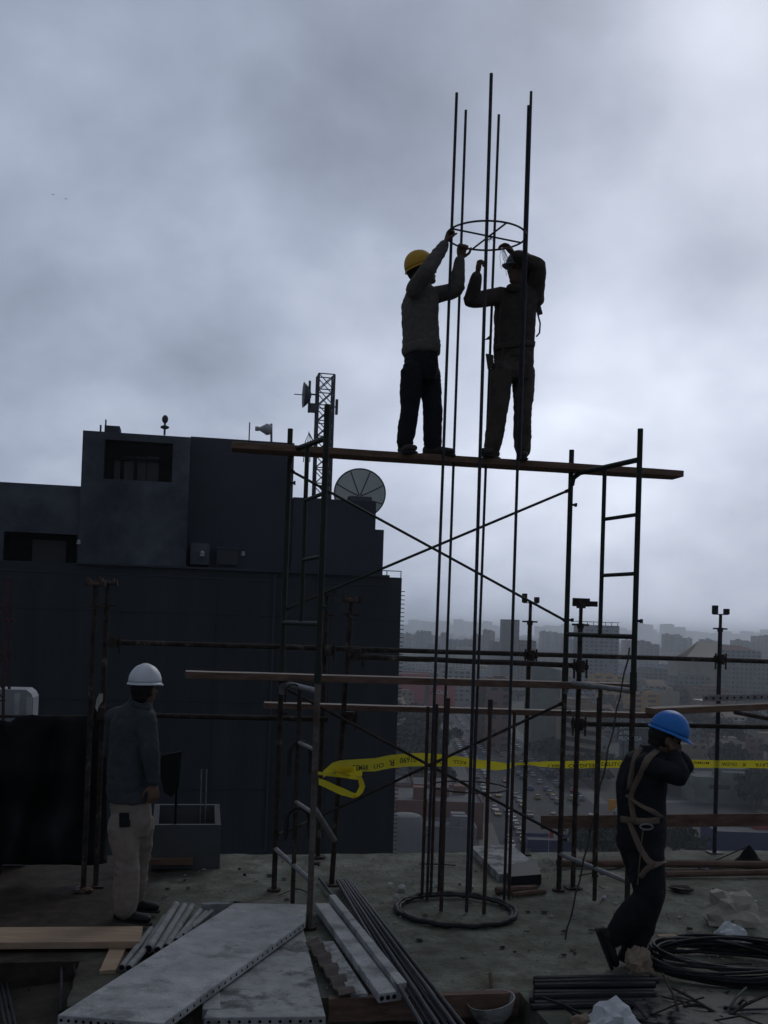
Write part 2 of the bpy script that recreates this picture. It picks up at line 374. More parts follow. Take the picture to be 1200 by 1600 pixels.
t1 = wallbox('tower_wall', ua, u3, zt + 0.004, ztop, DB + 0.3, DB + 9, M_bwall2, nb, [(w0[0], w1[0], w1[1], w0[1])])
b = MB(); p0 = uz(176, 710); p1 = uz(246, 748)
for k, (a0, a1) in enumerate(((176, 184), (192, 208), (211, 226), (229, 246))):
    A = uz(a0, 706); B_ = uz(a1, 749); b.box(S((A[0] + B_[0]) / 2, DB + 1.1, (A[1] + B_[1]) / 2), (B_[0] - A[0], 0.06, A[1] - B_[1]))
b.build('window_blind', M_bgreyp, nb)
b = MB(); fr = [(w0[0], w1[0], w0[1] - 0.5, w0[1] - 0.42)]
b.box(S((w0[0] + w1[0]) / 2, DB + 1.0, w0[1] - 0.55), (w1[0] - w0[0] - 0.01, 0.12, 0.10)); b.box(S(w0[0] + 1.05, DB + 1.0, (w0[1] + w1[1]) / 2 - 0.3), (0.12, 0.12, w0[1] - w1[1] - 0.65))
b.build('window_frame', M_dark, nb)
# recessed volume to the right of the tower
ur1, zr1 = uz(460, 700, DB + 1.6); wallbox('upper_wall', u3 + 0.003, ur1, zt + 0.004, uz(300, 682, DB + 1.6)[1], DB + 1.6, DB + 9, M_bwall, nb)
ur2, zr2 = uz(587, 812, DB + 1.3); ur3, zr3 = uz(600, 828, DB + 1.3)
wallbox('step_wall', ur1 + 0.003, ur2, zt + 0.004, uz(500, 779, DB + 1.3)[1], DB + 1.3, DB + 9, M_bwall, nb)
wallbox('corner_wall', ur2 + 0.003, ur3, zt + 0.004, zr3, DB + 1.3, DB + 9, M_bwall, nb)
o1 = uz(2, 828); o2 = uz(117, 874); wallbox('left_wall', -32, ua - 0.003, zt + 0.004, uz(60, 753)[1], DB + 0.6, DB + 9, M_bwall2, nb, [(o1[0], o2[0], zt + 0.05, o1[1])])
b = MB(); A = uz(43, 838); B_ = uz(96, 873); b.box(S((A[0] + B_[0]) / 2, DB + 1.35, (A[1] + zt) / 2), (B_[0] - A[0], 0.08, A[1] - zt - 0.02)); b.build('grey_panel', M_bgreyp, nb)
# ledge block, dark window, vent
A = uz(298, 846); B_ = uz(327, 880); b = MB(); b.box(S((A[0] + B_[0]) / 2 + 0.01, DB + 1.1, (A[1] + zt) / 2 + 0.1), (B_[0] - A[0], 0.95, A[1] - zt - 0.2)); b.build('ledge_block', M_bwall2, nb)
A = uz(341, 853); B_ = uz(374, 884); b = MB(); b.box(S((A[0] + B_[0]) / 2, DB + 1.55, (A[1] + B_[1]) / 2 + 0.05), (B_[0] - A[0], 0.12, A[1] - B_[1] - 0.1)); w = b.build('window', M_win, nb)
b = MB(); b.box(S(A[0] + 0.02, DB + 1.45, (A[1] + B_[1]) / 2), (0.05, 0.12, A[1] - B_[1])); b.box(S((A[0] + B_[0]) / 2, DB + 1.45, A[1] + 0.03), (B_[0] - A[0] + 0.1, 0.14, 0.06)); b.build('window_frame', M_bwall2, nb)
for (x, y, r) in ((123, 846, 0.1), (316, 864, 0.13), (380, 864, 0.10)):
    p = PL(x, y, DB + (0.2 if x == 123 else 1.4 if x == 380 else 0.55)); b = MB(); r *= .6; b.ell(p, r, r, r * 1.1, nu=8, nv=6); b.box(p - V * 0.0 + Z * (-r * 1.1), (r * 2.2, 0.1, 0.05)); b.tube([p, p + V * 0.25], 0.03, 6)
    tag(b.build('wall_lamp', M_white, None, p), {123: 'small white wall lamp left of the dark rooftop tower', 316: 'small white wall lamp on the ledge block under the tower', 380: 'small white wall lamp right of the dark square window'}[x], 'lamp', 'wall lamps on the dark building')
# expansion joint, coping and spikes
b = MB(); b.box(S((ua + ur3) / 2, DB + 0.1, zt + 0.035), (ur3 - ua, 0.5, 0.07)); b.box(S((-32 + ur3) / 2, DB - 0.012, zt - 0.3), (ur3 + 32, 0.02, 0.04)); b.build('coping', M_bwall, nb)
b = MB(); b.box(S(uR - 0.6, DB + 0.1, zt + 0.24), (1.2, 0.03, 0.03)); b.box(S(uR - 0.02, DB + 0.1, zt + 0.12), (0.03, 0.03, 0.24)); b.box(S(uR - 0.55, DB + 0.1, zt + 0.12), (0.03, 0.03, 0.24)); b.box(S(uR - 0.9, DB + 3, zt + 0.24), (0.03, 5.5, 0.03)); b.build('terrace_rail', M_bgreyp, nb)
b = MB(); z = zt - 0.5
while z > -9: b.box(S(uR + 0.07, DB + 0.1, z), (0.16, 0.03, 0.03)); z -= 0.155
b.build('rebar_stub', M_bgreyp, nb, kind='stuff')
M_joint = mat('wall joint', (.034, .039, .045), .95)
for k in range(9): b = MB(); b.box(S((-32 + uR) / 2, DB - .006, zt - 1.6 - 3.1 * k), (uR + 31.8, .012, .035)); b.build('wall_joint', M_joint, nb)
for k in range(7): b = MB(); b.box(S(uR - 2.6 - 4.1 * k, DB - .009, zt - 14), (.03, .012, 27)); b.build('wall_joint', M_joint, nb)
for (x, w_, y0_, y1_) in ((430, .04, 898, 1330),):
    p_, q_ = PL(x, y0_, DB - .08), PL(x, y1_, DB - .08); b = MB(); b.tube([up(p_, q_.z), p_], w_, 8)
    tag(b.build('drain_pipe', M_bwall, None, up(p_, q_.z)), {100: 'vertical drain pipe on the dark wall above the white-helmet man', 430: 'vertical drain pipe on the dark wall behind the left scaffold frame', 597: 'vertical drain pipe near the right corner of the dark wall'}[x], 'pipe', 'drain pipes on the dark wall')
for s_ in range(14):                                 # the storeys' side face windows beyond the corner
    b = MB(); b.box(S(uR + 0.01, DB + 4 + (s_ % 2) * 4.5, zt - 3 - (s_ // 2) * 3.4), (0.06, 2.2, 1.5)); b.build('side_window', M_win, nb)
# roof furniture
def rod(px, y0, y1, r, d, name, label, cat, extra=None, group=None):
    p0 = PL(px, y1, d); p1 = Vector((p0.x, p0.y, PL(px, y0, d).z)); b = MB(); b.tube([p0, p1], r, 6)
    if extra: extra(b, p0, p1)
    tag(b.build(name, M_bgreyp if r > 0.03 else M_galv, None, p0), label, cat, group)
ztp = ztop
rod(157, 664, 676, 0.035, DB + 2, 'roof_pipe', 'short vent pipe on the left corner of the dark tower roof', 'pipe')
def beacon(b, p0, p1): b.ell(p1, 0.12, 0.12, 0.16, nu=8, nv=6); b.ell(p1 - Z * 0.3, 0.17, 0.17, 0.07, nu=8, nv=6)
rod(257, 655, 680, 0.04, DB + 2, 'warning_light', 'small beacon on a rod on the dark tower roof', 'light', beacon)
rod(389, 660, 692, 0.025, DB + 3, 'antenna_rod', 'thin bare antenna rod on the dark upper roof', 'antenna')
b = MB(); A = PL(165, 668, DB + 3); B_ = PL(188, 682, DB + 3); b.box((A + B_) / 2, (abs(su(B_) - su(A)), 1.0, abs(A.z - B_.z))); b.tube([A + Z * 0.3, A - Z * 0.3], 0.03, 6)
tag(b.build('roof_hatch', M_bwall, None, up(A, B_.z)), 'low hatch cover on the dark tower roof above its window', 'hatch')
# small drum antenna on a post
fl = thing('drum_antenna', 'small white drum antenna on a post at the roof edge left of the lattice mast', 'antenna', PL(424, 692, DB + 3))
p = PL(424, 662, DB + 3); b = MB(); b.tube([PL(424, 692, DB + 3), p], 0.045, 8); b.build('post', M_galv, fl)
c = PL(419, 671, DB + 2.9); b = MB(); b.tube([c + U * 0.15, c - U * 0.0, c - U * 0.1], [0.16, 0.22, 0.22], 16); b.tube([c - U * 0.1, c - U * 0.35], [0.2, 0.06], 12); b.tube([c - U * 0.35, c - U * 0.5], [0.09, 0.09], 10); b.build('drum', M_white, fl)

# lattice mast with grid dish
lm = thing('lattice_mast', 'tall lattice radio mast with a side-on dish standing on the dark roof', 'mast', S(*[su(PL(505, 775, DB + 5)), DB + 5], uz(462, 777)[1]))
base = PL(500, 776, DB + 5); top = PL(509, 587, DB + 5); hw = 0.34; c0 = up(base, uz(462, 777)[1] - 0.1)
M_mast = mat('dark galvanised lattice', (0.09, 0.095, 0.11), 0.6, 0.3, 0.2, 8)
mu = su(top); md = DB + 5
corn = [(mu + hw * i * 0.95, md + hw * j) for i, j in ((-1, -1), (1, -1), (1, 1), (-1, 1))]
for (a, q) in corn: b = MB(); b.tube([S(a, q, c0.z), S(a, q, top.z)], 0.045, 6); b.build('leg', M_mast, lm)
b = MB(); H = top.z - c0.z; nn = 9
for i in range(nn + 1):
    z = c0.z + H * i / nn
    for k in range(4):
        a, q = corn[k], corn[(k + 1) % 4]; b.tube([S(a[0], a[1], z), S(q[0], q[1], z)], 0.025, 5)
        if i < nn:
            z2 = c0.z + H * (i + 1) / nn; b.tube([S(a[0], a[1], z), S(q[0], q[1], z2)], 0.022, 5); b.tube([S(q[0], q[1], z), S(a[0], a[1], z2)], 0.022, 5)
b.build('lattice_bracing', M_mast, lm)
c = PL(474, 617, md - 0.2); b = MB()
R = 0.53; rings = []
for i in range(7):
    t = i / 6; rings.append((c + U * (0.33 * (t * t) * -1 + 0.33), Z, max(0.02, R * t), V, max(0.02, R * t)))
b.loft(rings); b.build('grid_dish', M_mast, lm, smooth='auto')
b = MB(); b.tube([c + U * 0.1, c - U * 0.38], 0.02, 6); b.build('feed_horn', M_mast, lm)
b = MB(); b.tube([c + U * 0.3 + Z * 0.05, S(mu - hw, md - 0.4, c.z)], 0.035, 6); b.tube([S(mu - hw - 0.35, md - 0.4, c.z - 0.75), S(mu - hw - 0.35, md - 0.4, c.z + 0.55)], 0.05, 6)
b.tube([S(mu - hw - 0.35, md - 0.4, c.z - 0.4), S(mu - hw, md - 0.4, c.z - 0.4)], 0.04, 6); b.box(S(mu - hw - 0.15, md - 0.4, c.z - 0.55), (0.3, 0.25, 0.35)); b.build('dish_bracket', M_mast, lm)
b = MB(); q = PL(526, 636, md); b.box(q, (0.1, 0.15, 0.62)); b.tube([q, S(mu, md, q.z)], 0.03, 6); b.build('panel_antenna', M_mast, lm)
b = MB(); lx = PL(480, 695, md)
for i in range(3): b.tube([PL(474 + 5 * i, 722, md), PL(477 + 4 * i, 690, md), PL(482, 678 - 2 * i, md), PL(490, 690, md), PL(497, 700, md)], 0.02, 5)
b.build('loose_cable', M_dark, lm)

# satellite dish seen from behind
dc = PL(562, 775, DB + 3.4); Rd = 40.0 / FPX * (DB + 3.4) * 1.02
M_dish = mat('translucent dish mesh', (0.40, 0.43, 0.44), 0.7, 0.1, 0.12, 2)
nt_ = M_dish.node_tree; tr_ = nt_.nodes.new('ShaderNodeBsdfTranslucent'); tr_.inputs[0].default_value = (.7, .74, .74, 1); ms_ = nt_.nodes.new('ShaderNodeMixShader'); ms_.inputs[0].default_value = .55
nt_.links.new(nt_.nodes['Principled BSDF'].outputs[0], ms_.inputs[1]); nt_.links.new(tr_.outputs[0], ms_.inputs[2]); nt_.links.new(ms_.outputs[0], nt_.nodes['Material Output'].inputs['Surface'])
sdh = thing('satellite_dish', 'large round mesh satellite dish seen from behind on the dark stepped roof', 'dish', up(dc, uz(560, 812)[1]))
ax = (U * 0.15 + V * 0.9 + Z * 0.42).normalized(); e1, e2 = basis(ax)
b = MB(); vs = []; fs = []; n = 40
for i in range(9):
    t = (i + 0.02) / 8
    for j in range(n): vs.append(dc + ax * (Rd * 0.32 * t * t) + e1 * (Rd * t * math.cos(2 * math.pi * j / n)) + e2 * (Rd * t * math.sin(2 * math.pi * j / n)))
for i in range(8):
    for j in range(n): fs.append((i * n + j, i * n + (j + 1) % n, (i + 1) * n + (j + 1) % n, (i + 1) * n + j))
b.add(vs, fs); o = b.build('reflector', M_dish, sdh, smooth=True); md_ = o.modifiers.new('thickness', 'SOLIDIFY'); md_.thickness = 0.02
b = MB(); b.tube([dc + ax * (Rd * 0.32) + e1 * (Rd * math.cos(2 * math.pi * j / 40)) + e2 * (Rd * math.sin(2 * math.pi * j / 40)) for j in range(40)], 0.03, 6, closed=True); b.build('rim', M_mast, sdh)
for k in range(8):
    a = 2 * math.pi * (k + 0.5) / 8; b = MB(); b.tube([dc - ax * 0.04 + ax * (Rd * 0.32 * t * t) + (e1 * math.cos(a) + e2 * math.sin(a)) * (Rd * t) for t in (0.05, 0.35, 0.7, 0.98)], 0.025, 5); b.build('rib', M_mast, sdh)
b = MB(); b.box(dc - ax * 0.15 - Z * 0.35, (0.9, 0.5, 0.7)); b.tube([dc - ax * 0.3 - Z * 0.3, up(dc, uz(560, 812)[1] - 0.2) - ax * 0.2], 0.11, 8); b.build('mount', M_mast, sdh)
# two birds
for (x, y, l) in ((83, 304, 'tiny dark bird, the upper left of two high in the clouds'), (103, 311, 'tiny dark bird, the lower right of two high in the clouds')):
    c = PY(x, y, 150.0); b = MB(); b.ell(c, 0.05, 0.16, 0.05, nu=8, nv=6)
    b.prism([c + Vector((0, 0.05, 0)), c + Vector((0.2, 0, 0.07)), c + Vector((0.28, -0.06, 0.02)), c + Vector((0.03, -0.07, 0))], (0, 0, 0.008)); b.prism([c + Vector((0, 0.05, 0)), c + Vector((-0.03, -0.07, 0)), c + Vector((-0.28, -0.06, 0.02)), c + Vector((-0.2, 0, 0.07))], (0, 0, 0.008))
    tag(b.build('bird', M_dark, None, c), l, 'bird', 'two birds in the sky')
# ------------------------------------------------------------------ scaffold tower
LFp = GR(483, 1450); LRp = GR(428, 1391); RRp = GR(873, 1391); RFp = GR(979, 1441)
ZJ = 1.72                                             # joint of the two lifts
def pole(name, p, z0, z1, r, m, parent):
    b = MB(); b.tube([up(p, z0), up(p, z1)], r, 12); return b.build(name, m, parent, smooth='auto')
def bar(name, a, c, r, m, parent, n=10):
    b = MB(); b.tube([a, c] if not isinstance(a, list) else a, r, n); return b.build(name, m, parent, smooth='auto')
def frame(label, F, Rr, z0, zf, zr, zb, mats, inner_t, lower, rungs=True):
    """one welded walk frame: front pole, rear pole, curved head bar, inner ladder pole with rungs, foot bar"""
    t = thing('scaffold_lift', label, 'scaffolding', up(F, z0), 'welded scaffold frames')
    mf, mr, mb = mats
    pole('pole', F, z0, zf[0], 0.0215, mf, t); pole('pole', Rr, z0, zr[0], 0.0215, mr, t)
    e = (Rr - F); a = up(F, zf[1]); c = up(Rr, zr[1])
    hb = [a, a + e * 0.5 + Z * (c.z - a.z) * 0.5, a + e * 0.86 + Z * (c.z - a.z) * 0.9, a + e * 0.96 + Z * ((c.z - a.z) - 0.03), Vector((c.x, c.y, c.z - 0.09)) - e * 0.018]
    bar('head_bar', hb, None, 0.0215, mb, t)
    bar('foot_bar', up(F, zb), up(Rr, zb), 0.019, mb, t)
    I = F + e * inner_t
    zi = zf[1] + (zr[1] - zf[1]) * inner_t
    b = MB(); b.tube([up(I, zb if not lower else z0 + 0.05), up(I, zi)], 0.017, 10); b.build('ladder_pole', mr, t, smooth='auto')
    for k in (1, 2) if rungs else ():
        z = zb + (zi - zb) * k / 3.0 + 0.03; bar('rung', up(F, z), up(I, z), 0.015, mb, t)
    for q, zz in ((F, zb + 0.12), (Rr, zb + 0.12), (Rr, zr[1] - 0.25)):
        b = MB(); b.tube([up(q, zz), up(q, zz) + U * 0.055], 0.010, 8); b.box(up(q, zz) + U * 0.05, (0.012, 0.035, 0.03)); b.build('locking_pin', mr, t)
    for q in (F, Rr):
        b = MB(); b.tube([up(q, z0), up(q, z0 + (0.14 if z0 > 1 else 0.012))], 0.027 if z0 > 1 else 0.055, 12); b.build('coupling_sleeve' if z0 > 1 else 'foot_plate', mr, t)
    return t
zlf, zlr = zat(LFp, 632), zat(LRp, 670); zrf, zrr = zat(RFp, 670), zat(RRp, 703)
zlf = min(zlf, 3.95)
frame('lower left scaffold frame, rusty with a dusty grey front pole, beside the concrete panels', LFp, LRp, 0.0, (ZJ, zat(LFp, 1080)), (ZJ, zat(LRp, 1066)), 0.33, (M_greyp, M_rust, M_galv), 0.45, True)
frame('lower right scaffold frame, rusty steel, behind the man in the blue helmet', RFp, RRp, 0.0, (ZJ, zat(RFp, 1080)), (ZJ, zat(RRp, 1066)), 0.30, (M_rust, M_rust, M_galv), 0.45, True, False)
frame('upper left scaffold frame, dark green, under the left end of the top plank', LFp, LRp, ZJ + 0.002, (zlf, zat(LFp, 684)), (zlr, zat(LRp, 706)), zat(LRp, 973), (M_green, M_green, M_green), 0.48, False)
frame('upper right scaffold frame, dark green, under the right end of the top plank', RFp, RRp, ZJ + 0.002, (zrf, zat(RFp, 718)), (zrr, zat(RRp, 742)), zat(RRp, 991), (M_green, M_green, M_green), 0.48, False)
def brace(a, c, r, m, label):
    b = MB(); b.tube([a, c], r, 8)
    for q in (a, c):
        d = (c - a).normalized(); s = 1 if q is a else -1
        b.box(q + d * 0.02 * s, (0.05, 0.012, 0.03), d, V, d.cross(V))
    tag(b.build('cross_brace', m, None, a), label, 'scaffold brace', 'cross braces of the scaffold')
off = -V * 0.03
brace(up(LRp, zat(LRp, 735)) + off, up(RRp, zat(RRp, 972)) + off, 0.011, M_green, 'upper cross brace falling from top left to lower right under the top plank')
brace(up(LRp, zat(LRp, 953)) - off * 0.4, up(RRp, zat(RRp, 765)) - off * 0.4, 0.011, M_green, 'upper cross brace rising from lower left to top right under the top plank')
brace(up(LRp, zat(LRp, 1072)) + off, up(RRp, zat(RRp, 1305)) + off, 0.012, M_rust, 'lower rusty cross brace falling to the right behind the rebar cage')
brace(up(LRp, zat(LRp, 1308)) - off * 0.4, up(RRp, zat(RRp, 1098)) - off * 0.4, 0.012, M_rust, 'lower rusty cross brace rising to the right behind the rebar cage')

# ------------------------------------------------------------------ boards
def board(name, a, c, w, th, m, label, cat='plank', side=None, group=None, sag=0.0, wane=False):
    """plank from a to c (top centre line), width w horizontally across, thickness th"""
    d = (c - a); L = d.length; d.normalize(); s = side or Vector((-d.y, d.x, 0)).normalized(); n = 14; vs = []; up_ = s.cross(d) if s.cross(d).z > 0 else d.cross(s)
    for i in range(n + 1):
        t = i / n; ctr = a + d * (L * t) - up_ * (sag * 4 * t * (1 - t))
        k = 0.0025 * noise.noise(Vector((t * 9, L, 1))); kk = 0.004 * noise.noise(Vector((t * 6, L, 5)))
        we = w * (0.86 if wane and i in (0, n) else 1)
        for (x, z) in ((-1, 0), (1, 0), (1, -1), (-1, -1)): vs.append(ctr + s * (x * we / 2 + kk) + up_ * (z * th + k))
    fs = [(i * 4 + j, i * 4 + (j + 1) % 4, i * 4 + 4 + (j + 1) % 4, i * 4 + 4 + j) for i in range(n) for j in range(4)] + [(3, 2, 1, 0), (n * 4, n * 4 + 1, n * 4 + 2, n * 4 + 3)]
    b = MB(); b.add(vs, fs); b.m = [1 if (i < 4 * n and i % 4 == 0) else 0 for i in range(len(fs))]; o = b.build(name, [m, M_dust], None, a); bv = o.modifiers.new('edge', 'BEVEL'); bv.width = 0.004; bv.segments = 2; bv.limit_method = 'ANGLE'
    return tag(o, label, cat, group)
D_TP = sdp(LRp) - 0.165
A = PL(362, 693, D_TP); B_ = PL(1060, 738, D_TP)
zl = up(LRp, zat(LRp, 706)).z + 0.03
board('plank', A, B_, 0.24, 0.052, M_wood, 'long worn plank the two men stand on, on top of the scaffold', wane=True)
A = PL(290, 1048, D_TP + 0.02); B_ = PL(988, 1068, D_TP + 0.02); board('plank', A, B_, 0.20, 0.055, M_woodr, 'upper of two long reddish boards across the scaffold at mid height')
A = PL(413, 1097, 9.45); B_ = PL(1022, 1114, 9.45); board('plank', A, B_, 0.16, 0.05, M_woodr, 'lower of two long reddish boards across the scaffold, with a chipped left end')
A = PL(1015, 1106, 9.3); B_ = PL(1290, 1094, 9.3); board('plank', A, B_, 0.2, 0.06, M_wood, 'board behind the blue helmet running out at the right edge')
b = MB()
A = PL(1098, 1096, 9.4); B_ = PL(1290, 1092, 9.4); dd = (B_ - A).normalized(); n = 18; L = (B_ - A).length
b.prism([A, B_, B_ + Z * 0.06, A + Z * 0.06], V * 0.006); b.prism([A + V * .007, B_ + V * .007, B_ + V * 0.22, A + V * 0.22], (0, 0, 0.006))
pd = thing('perforated_deck', 'perforated metal walkway board lying on the plank at the right edge', 'deck board', A)
b.build('deck_sheet', M_galv, pd)
for i in range(n):
    q = A + dd * (L * (i + 0.5) / n) + Z * 0.03 - V * 0.003; b = MB(); b.tube([q, q - V * 0.004], 0.011, 8); b.build('hole', M_dark, pd)
# guard board low at the edge, on the right
A = PL(846, 1275, 9.72); B_ = PL(1290, 1270, 9.72); b = MB(); b.box((A + B_) / 2 - Z * 0.06, ((B_ - A).length, 0.03, 0.125), (B_ - A).normalized(), V, Z)
tag(b.build('guard_board', M_woodr, None, A), 'low brown guard board on edge along the right side of the slab', 'board')

# ------------------------------------------------------------------ steel props and rails
def prop(px, ytop, d, label, head, y_pin, tilt=0.0, r=0.0215, m=None, zbase=None, rin=0.016, base_px=None):
    m = m or M_rust
    tp = PL(px, ytop, d); bs = up(tp, 0) if base_px is None else GR(*base_px)
    ax = (tp - bs).normalized(); h = (tp - bs).length
    t = thing('steel_prop', label, 'prop', bs, 'adjustable steel props')
    zp = (PL(px, y_pin, d) - bs).dot(ax)
    b = MB(); b.tube([bs, bs + ax * (zp)], r, 12); b.build('outer_tube', m, t, smooth='auto')
    b = MB(); b.tube([bs + ax * zp, bs + ax * h], rin, 12); b.build('inner_tube', m, t, smooth='auto')
    b = MB(); b.tube([bs + ax * (zp - 0.02), bs + ax * (zp + 0.02)], r * 1.35, 12); b.tube([bs + ax * (zp + 0.01) - U * 0.075, bs + ax * (zp + 0.01) + U * 0.075], 0.008, 8); b.build('collar', m, t)
    b = MB(); b.box(bs + Z * 0.004, (0.13, 0.13, 0.008)); b.build('base_plate', m, t)
    b = MB()
    if head == 'fork':
        b.box(tp, (0.13, 0.08, 0.008)); b.box(tp + U * -0.062 + Z * 0.045, (0.03, 0.075, 0.085)); b.box(tp + U * 0.062 + Z * 0.03, (0.03, 0.075, 0.055))
    elif head == 'plate':
        b.box(tp + Z * 0.01, (0.15, 0.02, 0.07)); b.box(tp + Z * 0.0 + U * 0.11, (0.07, 0.02, 0.045)); b.box(tp - Z * 0.03, (0.06, 0.06, 0.02))
    else:
        b.box(tp, (0.16, 0.1, 0.008)); b.box(tp - U * 0.07 + Z * 0.03, (0.01, 0.09, 0.06)); b.box(tp + U * 0.07 + Z * 0.02, (0.01, 0.09, 0.04))
    b.build('head', m, t)
    if head == 'wood':
        b = MB(); 
        for k, (x, hh, w) in enumerate(((-0.05, 0.05, 0.05), (0.0, 0.03, 0.05), (0.052, 0.04, 0.03))):
            q = tp + U * x + Z * (0.01)
            b.prism([q - U * w / 2, q + U * w / 2, q + U * w * 0.3 + Z * hh * 0.7, q - U * w * 0.1 + Z * hh, q - U * w * 0.5 + Z * hh * 0.6], V * 0.05)
        b.build('splintered_wood', M_woodr, t)
    return t
prop(149, 915, 8.56, 'front one of the two rusty props behind the man in the white helmet', 'wood', 949)
prop(168, 913, 8.72, 'rear one of the two rusty props behind the man in the white helmet', 'wood', 947)
prop(549, 941, 8.62, 'rusty prop with splintered wood in its head right of the left scaffold frame', 'wood', 962, base_px=(518, 1382))
prop(511, 930, 9.7, 'rusty prop just behind the front left scaffold pole', 'fork', 962)
prop(829, 942, 9.74, 'fork-headed prop right of the rebar cage at the slab edge', 'fork', 973)
prop(908, 943, 8.46, 'prop with a slotted head plate between the poles of the right scaffold frame', 'plate', 978)
prop(1126, 960, 9.74, 'rightmost prop, fork-headed, at the slab edge beyond the blue helmet', 'fork', 984, m=M_rebar)
q = PL(936, 1090, 8.8); b = MB(); b.tube([up(q, 0), q], 0.019, 10)
tag(b.build('steel_post', M_rust, None, up(q, 0)), 'short bare rusty post left of the blue helmet', 'post')
D_RT = 9.66
def rail(x0, y0, x1, y1, d, label, m=M_rust, r=0.0225, group='horizontal scaffold tubes'):
    a, c = PL(x0, y0, d), PL(x1, y1, d); n = 9; pts = [a.lerp(c, i / n) + Z * 0.004 * noise.noise(Vector((i, d, x0))) for i in range(n + 1)]
    b = MB(); b.tube(pts, r, 12); tag(b.build('scaffold_tube', m, None, a, smooth='auto'), label, 'tube', group)
rail(175, 1003, 1290, 1036, D_RT, 'long rusty rail tube, topmost, running across behind all the poles')
rail(562, 1026, 902, 1040, 8.50, 'shorter rusty tube just below the topmost rail behind the rebars')
rail(152, 1116, 512, 1124, D_RT, 'rusty rail tube at chest height behind the man in the white helmet')
rail(896, 1131, 1290, 1138, D_RT, 'rusty rail tube running behind the blue helmet')
a, c = PL(1148, 1113, 9.2), PL(1290, 1140, 8.2); b = MB(); b.tube([a, c], 0.02, 10); tag(b.build('scaffold_tube', M_rust, None, a), 'slanting dark tube under the board at the right edge', 'tube')
def coupler(px, py, d, label):
    p = PL(px, py, d); t = thing('tube_coupler', label, 'coupler', p, 'swivel couplers')
    b = MB(); b.tube([p - U * 0.05, p + U * 0.05], 0.036, 10); b.tube([p - Z * 0.05 - V * 0.03, p + Z * 0.05 - V * 0.03], 0.038, 10); b.build('clamp', M_rust, t)
    for s in (-1, 1):
        b = MB(); q = p + U * (0.055 * s) - V * 0.03; b.tube([q + Z * 0.06, q - Z * 0.10], 0.009, 6); b.tube([q - Z * 0.02, q + Z * 0.015], 0.018, 6); b.build('bolt', M_rust, t)
for (x, y, d, l) in ((177, 1003, D_RT - .02, 'coupler joining the top rail to the left pair of props'), (828, 1024, D_RT, 'coupler on the top rail at the fork-headed prop right of the cage'),
                  (1124, 1030, D_RT, 'coupler on the top rail at the rightmost prop'), (905, 1041, 8.42, 'coupler at the right end of the shorter tube'), (512, 1016, D_RT, 'coupler on the top rail behind the front left scaffold pole'),
                  (545, 1121, 8.6, 'coupler on the prop beside the left scaffold frame at chest height'), (903, 1131, 8.5, 'coupler on the prop inside the right scaffold frame at chest height'), (556, 1023, 8.55, 'coupler at the left end of the shorter tube'),
                  (158, 1114, 8.7, 'coupler at the left prop pair beside the shoulder of the man in the white helmet')):
    coupler(x, y, d, l)
# stub tubes near the left frame
for (a, c, l) in (((492, 1264, 7.6), (522, 1312, 8.4), 'pale stub tube slanting behind the front left pole low down'),):
    p, q = PL(*a), PL(*c); b = MB(); b.tube([p, q], 0.022, 10); tag(b.build('stub_tube', M_galv, None, p), l, 'tube')
# black hoops of hose hung on the rungs of the left frame
I = LFp + (LRp - LFp) * 0.45
for k, (px, py, w, h, l) in enumerate(((469, 1160, 17, 50, 'black hose loop hung on the upper rung of the lower left frame'), (466, 1264, 19, 46, 'thick black hose loop hung on the lower rung of the lower left frame'), (458, 1070, 12, 26, 'small black hose loop under the head bar of the lower left frame'))):
    d = sdp(I) - 0.02; b = MB()
    for s in range(3 if k == 1 else 2):
        pts = [PL(px + w * math.cos(a) * (1 - .05 * s), py + h * 0.35 - h * 0.38 * math.sin(a) + (h * 0.6 if math.sin(a) < -0.01 else 0), d + 0.02 * s + 0.04 * math.cos(a)) for a in [math.radians(t) for t in range(0, 181, 15)]]
        pts = [pts[0] - Z * (h / FPX * 8 * (0.62 - .1 * s))] + pts + [pts[-1] - Z * (h / FPX * 8 * (0.70 - .08 * s))]
        b.tube(pts, 0.013 if k != 2 else 0.008, 8)
    tag(b.build('hose_loop', M_rubber, None, PL(px, py, d), smooth='auto'), l, 'hose', 'black hoses hung on the scaffold')
# pale rope from the upper frame down to the slab
A = PL(984, 1012, sdp(RFp) - 0.05); C = GR(883, 1468); pts = []
for i in range(25):
    t = i / 24; p = A.lerp(C, t); p.z -= 0.10 * 4 * t * (1 - t) * 0.6; pts.append(p + Vector((0.006 * math.sin(i * 2.1), 0.006 * math.cos(i * 1.7), 0)))
b = MB(); b.tube(pts, 0.006, 6); tag(b.build('rope', mat('dark rope', (0.05, 0.045, 0.04), 0.9), None, C), 'thin dark rope running from the right scaffold frame down to the slab', 'rope')

